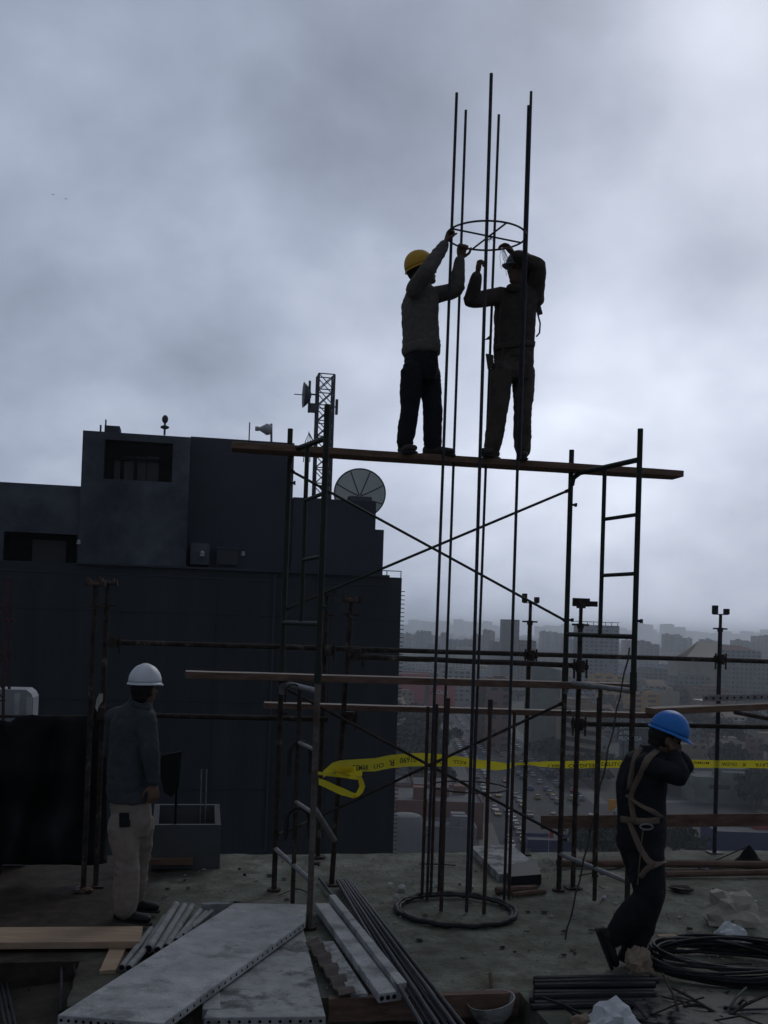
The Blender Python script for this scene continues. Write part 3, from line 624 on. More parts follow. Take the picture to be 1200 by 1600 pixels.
# ------------------------------------------------------------------ caution tape
TAPE = [(505, 1210, 8.45, 6), (520, 1199, 8.5, 9), (530, 1196, 8.55, 9), (556, 1196, 8.75, 11), (585, 1195, 8.95, 12), (610, 1190, 9.1, 12), (640, 1187, 9.3, 12), (665, 1187, 9.4, 12), (690, 1188, 9.5, 11), (720, 1190, 9.6, 9), (750, 1194, 9.65, 8),
        (775, 1197, 9.68, 8), (795, 1197, 9.7, 5), (808, 1194, 9.72, 2), (825, 1193, 9.72, 2.5), (850, 1194, 9.72, 5), (880, 1195, 9.72, 6.5), (930, 1194, 9.72, 7), (975, 1194, 9.72, 7), (1020, 1194, 9.72, 7), (1075, 1193, 9.72, 7), (1125, 1194, 9.70, 7), (1170, 1194, 9.72, 7), (1290, 1195, 9.72, 7)]
M_tape = bpy.data.materials.new('yellow plastic film'); M_tape.use_nodes = True
bb = M_tape.node_tree.nodes['Principled BSDF']; bb.inputs['Base Color'].default_value = (0.80, 0.68, 0.03, 1); bb.inputs['Roughness'].default_value = 0.45
bb.inputs['Transmission Weight'].default_value = 0.0
try:
    tr = M_tape.node_tree.nodes.new('ShaderNodeBsdfTranslucent'); tr.inputs[0].default_value = (0.85, 0.74, 0.04, 1)
    ms = M_tape.node_tree.nodes.new('ShaderNodeMixShader'); ms.inputs[0].default_value = 0.5
    M_tape.node_tree.links.new(bb.outputs[0], ms.inputs[1]); M_tape.node_tree.links.new(tr.outputs[0], ms.inputs[2])
    M_tape.node_tree.links.new(ms.outputs[0], M_tape.node_tree.nodes['Material Output'].inputs['Surface'])
except Exception: pass
tp = thing('caution_tape', 'yellow caution tape with black letters strung along the slab edge, looped at the left', 'tape', PL(505, 1210, 8.45))
M_ink = mat('black print', (0.05, 0.045, 0.02), 0.7)
def ribbon(rows, name, parent, rip=1.0, sub=5):
    b = MB(); vs = []; ctr = []
    R_ = []
    for i in range(len(rows) - 1):
        for k in range(sub):
            t = k / sub; t = t * t * (3 - 2 * t) * 0.5 + t * 0.5; R_.append([rows[i][j] * (1 - t) + rows[i + 1][j] * t for j in range(4)])
    R_.append(list(rows[-1]))
    for i, (x, y, d, h) in enumerate(R_):
        h *= .86
        y += 0.8 * noise.noise(Vector((x * 0.06, 1, 4))); w = rip * noise.noise(Vector((x * 0.05, 3, 2))) * 0.012
        for k in range(4):
            s = k / 3; vs.append(PL(x, y + h * (1 - 2 * s), d + w * math.cos(s * 5) + 0.01 * s))
    n = len(R_); b.add(vs, [(i * 4 + k, (i + 1) * 4 + k, (i + 1) * 4 + k + 1, i * 4 + k + 1) for i in range(n - 1) for k in range(3)])
    return b.build(name, M_tape, parent, smooth=True), R_
main, R_ = ribbon(TAPE, 'tape_run', tp)
b = MB(); jr = random.Random(4)
for k in range(7):
    q = [PL(528 + jr.uniform(-14, 34), 1204 + jr.uniform(-8, 9), 8.5 + jr.uniform(-.03, .03)) for _ in range(4)]; b.add(q, [(0, 1, 2), (0, 2, 3)])
b.build('tape_knot', M_tape, tp)
ribbon([(497, 1208, 8.3, 3), (512, 1210, 8.4, 3), (528, 1211, 8.5, 3.5), (545, 1209, 8.55, 9), (560, 1212, 8.55, 8), (566, 1207, 8.56, 5)], 'tape_loop', tp)
ribbon([(498, 1221, 8.35, 6), (515, 1228, 8.4, 7), (535, 1237, 8.45, 7), (552, 1243, 8.5, 5), (560, 1244, 8.52, 3)], 'tape_loop', tp)
def band(pts, name):        # a twisted vertical piece, width across U
    b = MB(); vs = []
    for (x, y, w) in pts: vs += [PL(x - w, y, 8.50), PL(x + w, y, 8.53)]
    b.add(vs, [(2 * i, 2 * i + 1, 2 * i + 3, 2 * i + 2) for i in range(len(pts) - 1)]); b.build(name, M_tape, tp, smooth=True)
band([(560, 1212, 4), (564, 1220, 4), (566, 1229, 4.5), (562, 1238, 5), (554, 1246, 5)], 'tape_loop')
# the print: letters set upside down on the run, as the tape is turned over there
def letters(txt, x0, x1, yc, hpx, flip=False, d_of=None, name='tape_print', par=None, off=0.022, m=None, squeeze=1.0):
    cu = bpy.data.curves.new('letters', 'FONT'); cu.body = txt; cu.size = 1.0; cu.align_x = 'CENTER'; cu.align_y = 'CENTER'; cu.resolution_u = 2; cu.offset = 0.012
    ob = bpy.data.objects.new('letters', cu); col.objects.link(ob); bpy.context.view_layer.update()
    me = bpy.data.meshes.new_from_object(ob.evaluated_get(bpy.context.evaluated_depsgraph_get())); bpy.data.objects.remove(ob)
    xs = [v.co.x for v in me.vertices]; ys = [v.co.y for v in me.vertices]
    if not xs: return
    w = max(xs) - min(xs); hh = max(ys) - min(ys); mx_, my = (max(xs) + min(xs)) / 2, (max(ys) + min(ys)) / 2
    b = MB(); vs = []
    for v in me.vertices:
        a = (v.co.x - mx_) / w; c_ = (v.co.y - my) / hh
        if flip: a, c_ = -a, -c_
        px = (x0 + x1) / 2 + a * (x1 - x0); py = (yc(px) if callable(yc) else yc) - c_ * hpx; vs.append(PL(px, py, d_of(px) - off))
    b.add(vs, [tuple(p.vertices) for p in me.polygons]); return b.build(name, m or M_ink, par or tp)
def tline(j):
    def f(x):
        for i in range(len(TAPE) - 1):
            if TAPE[i][0] <= x <= TAPE[i + 1][0]:
                t = (x - TAPE[i][0]) / (TAPE[i + 1][0] - TAPE[i][0]); return TAPE[i][j] * (1 - t) + TAPE[i + 1][j] * t
        return TAPE[-1][j]
    return f
yc, dc_ = tline(1), tline(2)
for (t, x0, x1, h, dy, fl) in (('DEMAR', 551, 576, 9, 4, False), ('UO', 584, 600, 7, 3, False), ('R', 608, 616, 10, 2, True), ('06910', 625, 651, 9, 0, False), ('Y R', 672, 690, 7, 2, False), ('KCLL', 708, 728, 5, 1, True), ('OBRA Y', 855, 880, 5, 2, True),
                           ('PELIGRO', 888, 935, 6, 2, True), ('DELITO', 940, 972, 6, 0, False), ('MOMAJ', 1084, 1108, 5, -2, True), ('CRUZAR', 1128, 1152, 5, 0, True), ('x', 1160, 1166, 5, 1, True), ('LAYA', 1180, 1200, 6, 1, True)):
    letters(t, x0, x1, lambda x, dy=dy: yc(x) + dy, h, fl, dc_)
# ------------------------------------------------------------------ column reinforcement
CB = GR(727, 1409); CY = CB.y
def rebar_pts(a, c, r, step=0.022):
    L = (c - a).length; n = max(2, int(L / step)); return [a.lerp(c, i / n) for i in range(n + 1)], [r * (1.0 if i % 2 else 0.975) for i in range(n + 1)]
cage = thing('column_rebar_cage', 'tall bare vertical rebars of a round column rising from the slab through the scaffold', 'rebar cage', CB)
RC = 0.305
bars = [(-0.995, -0.05, 145, .0125), (-0.66, 0.62, 172, .0115), (-0.05, -1.0, 115, .0140), (0.20, 0.95, 179, .0115), (1.0, 0.0, 165, .0125), (1.05, -0.05, 143, .0115)]
for i, (a, c, yt, r) in enumerate(bars):
    p = CB + Vector((a * RC, c * RC, 0)); z0 = 0.0 if i != 5 else 3.5
    lean = Vector(((0.010, 0.006, -0.004, 0.012, 0.0, 0.0)[i], 0, 0)) * 3
    q = up(p, zat(p, yt)) + lean; P, R_ = rebar_pts(up(p, z0) + (lean * 0.4 if i == 5 else Vector()), q, r); b = MB(); b.tube(P, R_, 7); b.build('rebar', M_rebar, cage)
# starter bars cast into the slab, shoulder high
M_rustbar = mat('rusted starter bar', (0.07, 0.042, 0.034), 0.8, 0.2, 0.4, 16, (0.10, 0.10, 0.11), (0.6, 0.72), 0.4, 70)
for (xb, yb, yt, r) in ((659, 1404, 1104, .014), (673, 1402, 1100, .013), (689, 1424, 1091, .0155), (756, 1428, 1093, .0155), (795, 1404, 1112, .014), (735, 1392, 1108, .012)):
    p = GR(xb, yb); q = up(p, zat(p, yt)); b = MB(); P, R_ = rebar_pts(p, q, r); b.tube(P, R_, 7)
    if xb in (689, 756): b.tube([q - Z * 0.12, q], r * 1.25, 8)
    b.build('starter_bar', M_rustbar, cage)
def hoop(c, r, t, name, m, parent=None, n=48, tilt=None, br=6):
    b = MB(); b.tube([c + Vector((r * math.cos(2 * math.pi * i / n), r * math.sin(2 * math.pi * i / n), 0)) for i in range(n)], t, br, closed=True); return b.build(name, m, parent, None if parent else c)
hoop(up(CB, 0.90), RC - 0.005, 0.006, 'tie_hoop', M_rustbar, cage)
for k in range(5):
    z = 0.5 + 0.28 * k; 
    for a in (0,):
        bw = MB(); bw.tube([CB + Vector((-RC - .03 + .05 * a, -0.02, z)), CB + Vector((-RC + .02 * a, -0.04, z + .03)), CB + Vector((-RC - .01, 0.0, z + .05))], 0.0025, 4)
        bw.build('tie_wire_knot', M_rebar, cage)
# template ring the two men hold, cross bars inside
RZ = PY(765, 369, CY).z; RCn = up(CB, RZ)
rg = thing('template_ring', 'thin steel hoop with cross bars held level between the rebars by the two men', 'hoop', RCn)
hoop(RCn, RC + 0.012, 0.0085, 'ring', M_rebar, rg, 64)
for (a0, a1, k) in ((205, 22, 0), (-66, 106, 0.0)):
    p = RCn + Vector((math.cos(math.radians(a0)), math.sin(math.radians(a0)), 0)) * (RC + .01); q = RCn + Vector((math.cos(math.radians(a1)), math.sin(math.radians(a1)), 0)) * (RC + .01)
    b = MB(); b.tube([p, q], 0.0075, 7); b.build('cross_bar', M_rebar, rg)
# tie wire hanging out of the right man's hand and on the ring
b = MB(); h0 = PY(786, 392, CY - 0.05)
for k in range(9):
    a = rnd.uniform(-1, 1); e = PY(783 + 15 * rnd.random(), 405 + 28 * rnd.random(), CY - .05 + .05 * a); s = PY(782 + 8 * rnd.random(), 388, CY)
    b.tube([s, s.lerp(e, .5) + Vector((.012 * a, .01, .01)), e], 0.0016, 4)
tag(b.build('tie_wire_bundle', M_rebar, None, h0), 'loose bunch of tie wires hanging from the raised hand of the right man', 'wire')
b = MB(); c0 = PY(767, 372, CY)
for k in range(4): b.tube([c0 + Vector((rnd.uniform(-.03, .03), 0, rnd.uniform(-.04, .04))) for _ in range(4)], 0.0022, 4)
tag(b.build('wire_twist', M_rebar, None, c0), 'small twist of wire on the ring cross bars', 'wire')
c = GR(712, 1425); b = MB()
n = 60
b.tube([c + Vector((0.452 * math.cos(2 * math.pi * i / n), 0.452 * math.sin(2 * math.pi * i / n) , 0.022 + 0.004 * math.sin(i * 1.3))) for i in range(n)], [0.021 if i % 2 else 0.018 for i in range(n)], 8, closed=True)
b.tube([c + Vector((0.425 * math.cos(2 * math.pi * i / n), 0.43 * math.sin(2 * math.pi * i / n) , 0.018 + 0.004 * math.sin(i * 2.3))) for i in range(n)], [0.015 if i % 2 else 0.012 for i in range(n)], 8, closed=True)
tag(b.build('steel_hoop', M_rubber, None, c), 'black hoop lying on the slab around the foot of the rebars', 'hoop')

# ------------------------------------------------------------------ things on the slab
def slab_panel(name, corners, z, th, m, label, cat, holes=None, zs=None):
    """flat precast panel from its picture corners (top face), z of the top"""
    q = [GR(x, y, (zs[i] if zs else z)) for i, (x, y) in enumerate(corners)]
    t = thing(name, label, cat, q[0] - Z * th); b = MB()
    b.prism([p - Z * th for p in q], Z * th); o = b.build('panel_body', m, t); bv = o.modifiers.new('edge', 'BEVEL'); bv.width = 0.005; bv.segments = 2
    if holes:
        for (i, j, n, r) in holes:
            a, c = q[i], q[j]; d = (c - a); out = Vector((d.y, -d.x, 0)).normalized()
            cc = sum(q, Vector()) / len(q)
            if out.dot((a + c) / 2 - cc) < 0: out = -out
            for k in range(n):
                p = a + d * ((k + 0.5) / n) - Z * th * 0.5; b = MB(); b.tube([p - out * 0.005, p + out * 0.0015], r, 8); b.build('core_hole', M_dark, t)
    return t
ZP = 0.10
slab_panel('precast_slab', [(90, 1586), (254, 1599), (477, 1439), (479, 1413), (366, 1411)], ZP, 0.05, M_conc, 'large pale concrete panel lying diagonally across the foreground, on top', 'panel', [(0, 1, 14, .009), (1, 2, 26, .009)])
slab_panel('precast_slab', [(318, 1590), (509, 1588), (474, 1452), (386, 1458)], 0.035, 0.05, M_concd, 'stained concrete panel half hidden under the diagonal one', 'panel', [(0, 1, 12, .009)])
slab_panel('concrete_block', [(316, 1576), (345, 1576), (342, 1540), (320, 1540)], 0.04, 0.06, M_concd, 'small concrete block between the two big panels at the bottom edge', 'block')
slab_panel('concrete_strip', [(592, 1553), (621, 1549), (514, 1411), (492, 1411)], 0.075, 0.055, M_conc, 'flat concrete strip with three core holes in its end beside the rebars', 'panel', [(0, 1, 3, .014)])
slab_panel('concrete_strip', [(621, 1537), (636, 1534), (524, 1397), (514, 1398)], 0.105, 0.10, M_conc, 'narrow concrete strip set on edge nearest the black rebars', 'panel')
slab_panel('concrete_strip', [(548, 1553), (575, 1552), (521, 1470), (501, 1471)], 0.045, 0.05, M_concd, 'short concrete strip behind the corrugated piece', 'panel')
# corrugated piece
A, B_, C_, D2 = [GR(x, y, 0.05) for x, y in ((530, 1555), (556, 1550), (497, 1464), (479, 1471))]
b = MB(); n = 24; vs = []
for i in range(n + 1):
    t = i / n; z = 0.014 * math.sin(t * 10 * math.pi)
    for p, q in ((A, D2), (B_, C_)): vs.append(p.lerp(q, t) + Z * z)
b.add(vs, [(2 * i, 2 * i + 1, 2 * i + 3, 2 * i + 2) for i in range(n)]); o = b.build('corrugated_sheet', mat('brown fibre sheet', (0.10, 0.08, 0.07), .9, 0, .3, 9), None, A); sm = o.modifiers.new('thickness', 'SOLIDIFY'); sm.thickness = 0.012
tag(o, 'short brown corrugated sheet between concrete panel and strips', 'sheet')
# form timber along the step
A, B_ = GR(512, 1557, 0.02), GR(803, 1544, 0.02); B_ = A + U * (B_ - A).length
b = MB(); b.box((A + B_) / 2 - Z * 0.06 - V * 0.03, ((B_ - A).length, 0.06, 0.13)); tag(b.build('form_timber', M_woodr, None, A), 'orange brown form timber along the front step of the slab', 'timber')
# six black rebars
rb_ends = [((527, 1377), (662, 1608)), ((531, 1376), (676, 1608)), ((534, 1376), (688, 1608)), ((538, 1375), (701, 1608)), ((542, 1375), (714, 1608)), ((546, 1376), (728, 1608))]
ORD = ['leftmost', 'second from the left', 'third from the left', 'third from the right', 'second from the right', 'rightmost']
for i, (a, c) in enumerate(rb_ends):
    A, C_ = GR(*a, 0.05), GR(c[0], c[1], 0.10 - 0.03 * (i % 2)); P, R_ = rebar_pts(A, C_, 0.0135, 0.03); b = MB(); b.tube(P, R_, 8)
    tag(b.build('rebar', M_rebar, None, A), ORD[i] + ' of the six long black rebars lying next to the concrete strips', 'rebar', 'black rebars laid side by side')
A, C_ = GR(499, 1372, 0.03), GR(520, 1400, 0.03); b = MB(); b.tube([A, C_], 0.012, 8); tag(b.build('rebar_offcut', M_rebar, None, A), 'short rebar offcut at the upper end of the concrete strips', 'rebar')
# timber plank lower left, block under it
A, B_ = GR(-70, 1449, 0.06), GR(223, 1447, 0.06); f0, f1 = GR(-70, 1473, 0.06), GR(219, 1471, 0.06)
b = MB(); b.hexa([f0 - Z * .045, f1 - Z * .045, B_ - Z * .045, A - Z * .045, f0, f1, B_, A]); o = b.build('timber_plank', M_woodl, None, A); bv = o.modifiers.new('edge', 'BEVEL'); bv.width = .004; bv.segments = 2
tag(o, 'pale new timber plank running in from the left edge below the white-helmet man', 'plank')
q = [GR(x, y, 0.015) for x, y in ((155, 1517), (181, 1515), (197, 1480), (172, 1480))]; b = MB(); b.hexa([p - Z * .06 for p in q] + q); tag(b.build('timber_block', M_woodl, None, q[0]), 'short timber bearer under the right end of the pale plank', 'timber')
# bundle of pipes
M_tube2 = mat('pale grey pipe', (0.27, 0.28, 0.27), 0.7, 0.05, 0.3, 9, (0.14, 0.12, 0.1), (0.55, 0.7), 0.3, 50)
for i, (x0, y0, x1, y1, r, z) in enumerate(((232, 1483, 275, 1414, .028, .06), (246, 1485, 288, 1416, .026, .05), (201, 1513, 262, 1440, .022, .05), (260, 1480, 300, 1416, .024, .05), (275, 1470, 313, 1423, .02, .05), (286, 1462, 322, 1426, .018, .05), (190, 1512, 236, 1452, .02, .03), (214, 1500, 258, 1432, .02, .03), (300, 1450, 331, 1424, .016, .05))):
    A, C_ = GR(x0, y0, z), GR(x1, y1, z); b = MB(); b.tube([A, C_], r, 12); b.mi = 1; d = (A - C_).normalized(); b.tube([A, A + d * 0.002], r * .8, 12)
    tag(b.build('pipe', [M_tube2, M_dark], None, A, smooth='auto'), ['thickest grey pipe, its open end next to the timber plank', 'thick grey pipe right beside the thickest one', 'pipe with the lowest open end near the timber block', 'grey pipe in the middle of the heap', 'grey pipe right of the middle of the heap', 'short thin pipe near the upper right of the heap', 'leftmost pipe of the heap beside the timber plank', 'second pipe from the left, low in the heap', 'thinnest pipe at the right end of the heap by the big panel'][i], 'pipe', 'loose grey pipes')
A = GR(326, 1412, .08); b = MB(); b.box(A + Vector((0.05, 0, -.04)), (0.2, .05, .09)); tag(b.build('concrete_offcut', M_conc, None, A), 'pale offcut poking out behind the upper corner of the big panel', 'block')
# rebars standing in the dark step at the lower left
for i, (x0, y0, x1, y1) in enumerate(((95, 1580, 96, 1505), (113, 1562, 138, 1503), (132, 1556, 153, 1500), (127, 1560, 116, 1508))):
    A, C_ = GR(x0, y0, -0.15), GR(x1, y1, -0.03); b = MB(); P, R_ = rebar_pts(A, C_, .009); b.tube(P, R_, 6); tag(b.build('rebar_stub', M_rebar, None, A), ['leftmost upright thin rebar in the pit under the timber plank', 'thin rebar slanting right beside the leftmost one in the pit', 'rightmost thin rebar slanting in the pit under the plank', 'thin rebar slanting left in the pit under the plank'][i], 'rebar', 'rebar stubs in the pit')
for i in range(3):
    A, C_ = GR(-12 + 7 * i, 1500, -0.13), GR(10 + 8 * i, 1612, -.13); b = MB(); P, R_ = rebar_pts(A, C_, .009); b.tube(P, R_, 6); tag(b.build('rebar', M_rebar, None, A), ['outermost', 'middle', 'innermost'][i] + ' of three bluish rebars at the lower left corner', 'rebar', 'rebars at the lower left corner')

# crumpled things
def crumple(name, c, rx, ry, rz, m, label, cat, seed=1, amp=0.5, fr=1.25, sub=3, group=None, flat=True):
    import bmesh
    bm = bmesh.new(); bmesh.ops.create_icosphere(bm, subdivisions=sub, radius=1.0); me = bpy.data.meshes.new(name)
    for v in bm.verts:
        p = v.co.copy(); n = noise.noise(p * fr + Vector((seed * 3.1, 0, 0))); r2 = abs(noise.noise(p * fr * 2.3 + Vector((0, seed * 5.7, 0)))); r3 = abs(noise.noise(p * fr * 5 + Vector((0, 0, seed))))
        jr = random.Random(hash((round(p.x, 4), round(p.y, 4), round(p.z, 4), seed))); jj = Vector((jr.uniform(-1, 1), jr.uniform(-1, 1), jr.uniform(-1, 1))) * ({3: .085, 4: .05, 5: .03}.get(sub, .16))
        wv = noise.noise_vector(p * 1.7 + Vector((seed, 0, 0))) * .8; ra = abs(noise.noise((p + wv) * 2.0 + Vector((0, seed, 0)))); rb = abs(noise.noise((p * 1.0 + wv * .7) * 4.4 + Vector((seed, 0, 2)))); k = 1 + amp * (n * .9 - .9 * (min(ra, .28) - .12) * 2.0 - .5 * (min(rb, .2) - .08) * 2.0); v.co = Vector(((p.x * k + jj.x) * rx, (p.y * k + jj.y) * ry, max((p.z * k + jj.z) * rz + rz * 0.55, 0.001 + 0.002 * n)))
    bm.to_mesh(me); bm.free(); me.materials.append(m); me.polygons.foreach_set('use_smooth', [not flat] * len(me.polygons)); me.update()
    o = bpy.data.objects.new(name, me); col.objects.link(o); o.location = c; o['wloc'] = tuple(c); return tag(o, label, cat, group)
M_bag1 = mat('beige plastic sack', (0.46, 0.42, 0.35), 0.7, 0, 0.2, 5); M_bag2 = mat('white plastic sack', (0.62, 0.64, 0.64), 0.6, 0, 0.15, 6)
M_paperb = mat('brown paper', (0.30, 0.23, 0.17), 0.85, 0, 0.2, 7)
def px_r(c, w): return w / FPX * (c - EYE).dot(_f)
def cr_px(name, px, py, w, h, m, label, cat, seed, z=0.0, **k):
    c = GR(px, py, z); return crumple(name, c, px_r(c, w / 2), px_r(c, w / 2) * .8, px_r(c, h) * .62, m, label, cat, seed, **k)
cr_px('plastic_bag', 1142, 1442, 84, 56, M_bag1, 'crumpled beige sack, the upper of the two on the slab at the right', 'bag', 3)
cr_px('plastic_bag', 1140, 1478, 46, 36, M_bag2, 'crumpled white bag right behind the coiled cable', 'bag', 5)
cr_px('paper_sack', 996, 1524, 44, 46, M_paperb, 'torn brown paper sack in front of the feet of the blue-helmet man', 'sack', 8)
cr_px('plastic_bag', 958, 1618, 86, 52, M_bag2, 'white crumpled bag, the larger one at the bottom edge', 'bag', 12, z=-.05)
cr_px('plastic_bag', 912, 1612, 52, 30, M_paperb, 'beige crumpled bag left of the white one at the bottom edge', 'bag', 17, z=-.05)
c = GR(1043, 1490, 0); b = MB(); b.hexa([c + Vector(v) for v in ((-.06, 0, 0), (.06, -.01, 0), (.065, .06, 0), (-.055, .07, 0), (-.058, .01, .11), (.062, 0, .12), (.062, .05, .12), (-.055, .06, .11))]); tag(b.build('cardboard_box', mat('cardboard', (.36, .27, .18), .9), None, c), 'small upright cardboard piece beside the brown paper sack', 'cardboard')
for k, (x, y, w, lab) in enumerate(((610, 1384, 9, 'small white litter scrap left of the others by the rebar cage'), (628, 1391, 14, 'largest white litter scrap left of the rebar cage'), (619, 1402, 8, 'lowest white litter scrap left of the rebar cage'), (673, 1388, 9, 'white litter scrap between the starter bars on the left'), (682, 1384, 8, 'round white litter scrap right of the left starter bars'),
                      (737, 1388, 9, 'white litter ball behind the middle rebars'), (943, 1405, 9, 'white litter ball alone on the slab left of the blue-helmet man'), (627, 1433, 6, 'tiny white scrap on the black hoop'))):
    cr_px('litter', x, y, w, w * .7, M_paper, lab, 'litter', 20 + k, sub=2, group='white litter on the slab')
for k in range(110):
    x = rnd.uniform(250, 1190); y = rnd.uniform(1345, 1500)
    if 480 < x < 640: continue
    cr_px('debris', x, y, 3 + 11 * rnd.random() ** 2, rnd.uniform(1.5, 4.5), rnd.choice([M_woodr, M_concd, M_soil, M_rust, M_conc, M_dark]), 'small dark scrap of rubble lying on the slab', 'rubble', 60 + k, sub=2, group='rubble scraps on the slab')
cr_px('debris', 1065, 1392, 36, 8, M_rust, 'flat dark rusty scrap right of the blue-helmet man', 'rubble', 91)
b = MB()
for k in range(900):
    p = S(rnd.uniform(0.1, 5.5), rnd.uniform(6.2, D_EDGE - .1), 0.0); r = rnd.uniform(.002, .008); b.add([p + Vector((-r, -r * .7, -.004)), p + Vector((r, -r, -.004)), p + Vector((r * .6, r, -.004)), p + Vector((-r, r * .8, -.004)), p + Vector((0, 0, r * 1.1))], [(0, 1, 4), (1, 2, 4), (2, 3, 4), (3, 0, 4)])
b.build('gravel', M_concd, kind='stuff')
b = MB()
for k in range(1500):
    u, d = rnd.uniform(-6, 6), rnd.uniform(4.2, 6.8)
    if d > 6.05 and u > -.6: continue
    p = S(u, d, -.16); r = rnd.uniform(.004, .022); b.add([p + Vector((-r, -r * .7, -.014)), p + Vector((r, -r, -.014)), p + Vector((r * .6, r, -.014)), p + Vector((-r, r * .8, -.014)), p + Vector((r * .2, 0, r * 1.1))], [(0, 1, 4), (1, 2, 4), (2, 3, 4), (3, 0, 4)])
b.build('rubble', mat('dark clods', (.03, .025, .02), .95), kind='stuff')
cr_px('dirt_heap', 1130, 1604, 330, 11, M_rubber, 'low dark heap of dirt and scrap in the bottom right corner', 'dirt', 41, sub=5, flat=False)
# board lying at the slab edge with dark pipes beside it
q = [GR(x, y, .06) for x, y in ((735, 1322), (800, 1320), (846, 1358), (780, 1366))]; b = MB(); b.hexa([p - Z * .07 for p in q] + q); tag(b.build('form_board', M_concd, None, q[0]), 'grey form board lying at the slab edge behind the rebar cage', 'board')
q = [GR(x, y, .09) for x, y in ((797, 1350), (838, 1345), (846, 1366), (795, 1370))]; b = MB(); b.hexa([p - Z * .09 for p in q] + q); tag(b.build('cast_block', M_rubber, None, q[0]), 'dark block on the near end of the grey form board', 'block')
for (x0, y0, x1, y1, r, l) in ((775, 1392, 838, 1388, .03, 'short fat dark pipe lying behind the right rebars'), (800, 1398, 852, 1393, .022, 'thinner dark pipe in front of the fat one behind the right rebars'),
                           (870, 1349, 1290, 1352, .035, 'long dark timber lying along the slab edge at the right'), (1040, 1366, 1290, 1362, .03, 'second dark timber in front of the first at the right'), (905, 1368, 990, 1352, .006, 'thin rod on the slab left of the blue-helmet man'), (1085, 1360, 1170, 1322, .006, 'thin slanting wire at the right slab edge'), (655, 1350, 712, 1352, .006, 'bent rusty wire behind the left starter bars')):
    A, C_ = GR(x0, y0, r), GR(x1, y1, r if y1 > 1330 else .15); b = MB(); b.tube([A, A.lerp(C_, .5) + Z * (.004), C_], r, 8); tag(b.build('rod' if r < .02 else 'dark_pole', M_rust if r < .02 else M_woodr, None, A), l, 'rod' if r < .02 else 'pole')
c = GR(1170, 1352); b = MB(); b.loft([(c + Z * h, Vector((1, 0, 0)), .14 * k, Vector((0, 1, 0)), .11 * k) for h, k in ((0, 1), (.04, .95), (.08, .62), (.13, .42), (.16, .22), (.19, .03))]); tag(b.build('folded_tarp', M_dark, None, c), 'pointed black folded tarp standing at the right edge of the slab', 'tarp')
# coil of black cable, several turns
cc = GR(1130, 1516, 0.0); b = MB(); n = 44
for k in range(15):
    rx = .48 + rnd.uniform(-.035, .035); ry = .35 + rnd.uniform(-.03, .03); o_ = Vector((rnd.uniform(-.05, .05), rnd.uniform(-.04, .04), 0)); z0 = .02 + .007 * k
    b.tube([cc + o_ + Vector((rx * math.cos(2 * math.pi * i / n), ry * math.sin(2 * math.pi * i / n), z0 + .02 * math.sin(2 * math.pi * i / n * 2 + k))) for i in range(n)], .0105, 6, closed=True)
tag(b.build('cable_coil', M_rubber, None, cc, smooth=True), 'large loose coil of black cable at the lower right', 'cable coil')
b = MB(); b.tube([cc + Vector((-.4 + .1 * i, -.02 + .015 * i * (1 if i % 2 else .8), .03)) for i in range(7)], .007, 6); tag(b.build('cable_end', M_rubber, None, cc), 'loose cable end lying inside the black coil', 'cable')
# bundle of black rods at the front
for k in range(9):
    x0, y0 = 830 + rnd.uniform(-4, 6), 1530 + k * 5.5; A, C_ = GR(x0, y0, .05 - .02 * (k // 3)), GR(1018 + rnd.uniform(-9, 12), y0 - 4 + rnd.uniform(-2, 2), .05 - .02 * (k // 3))
    b = MB(); b.tube([A - (C_ - A) * 0.005, A, A.lerp(C_, .5) + Z * rnd.uniform(-.003, .006), C_], [.01, .02, .02, .02], 8); tag(b.build('black_rod', M_rubber, None, A, smooth='auto'), ['farthest', 'second farthest', 'third farthest', 'fourth farthest', 'middle', 'fourth nearest', 'third nearest', 'second nearest', 'nearest'][k] + ' of the black rods bundled in front of the blue-helmet man', 'rod', 'bundle of black rods')
for k in range(16):
    A = GR(rnd.uniform(840, 1200), rnd.uniform(1566, 1600), .012); d = Vector((rnd.uniform(-1, 1), rnd.uniform(-.6, .6), .1)).normalized() * rnd.uniform(.15, .5); b = MB(); b.tube([A, A + d * .5 + Z * rnd.uniform(0, .06), A + d], rnd.uniform(.005, .011), 6)
    tag(b.build('scrap_rod', rnd.choice([M_rust, M_rebar, M_rubber]), None, A), 'one of the tangled scrap rods in the dark bottom right corner', 'rod', 'tangled scrap rods')
# bowl with a stick
bc = GR(766, 1597, -.13); bo = thing('mortar_bowl', 'shallow grey mortar bowl with a notched rim at the bottom edge', 'bowl', bc)
b = MB(); n = 28; vs = []; prof = [(.0, .0), (.07, .0), (.11, .06), (.125, .13), (.118, .13), (.10, .06), (.06, .012), (0.001, .012)]
for (r, z) in prof:
    for j in range(n):
        a = 2 * math.pi * j / n; zz = z + (.03 * math.cos(a - .5) if z > .1 else 0); vs.append(bc + Vector((r * 1.12 * math.cos(a), r * math.sin(a), zz)))
b.add(vs, [(i * n + j, i * n + (j + 1) % n, (i + 1) * n + (j + 1) % n, (i + 1) * n + j) for i in range(len(prof) - 1) for j in range(n)]); b.build('bowl_shell', M_concd, bo, smooth='auto')
b = MB(); A = bc + Vector((.02, 0, .02)); b.tube([A, GR(766, 1521, .05)], .011, 8); tag(b.build('stick', M_woodr, None, A), 'short stick standing in the mortar bowl', 'stick')

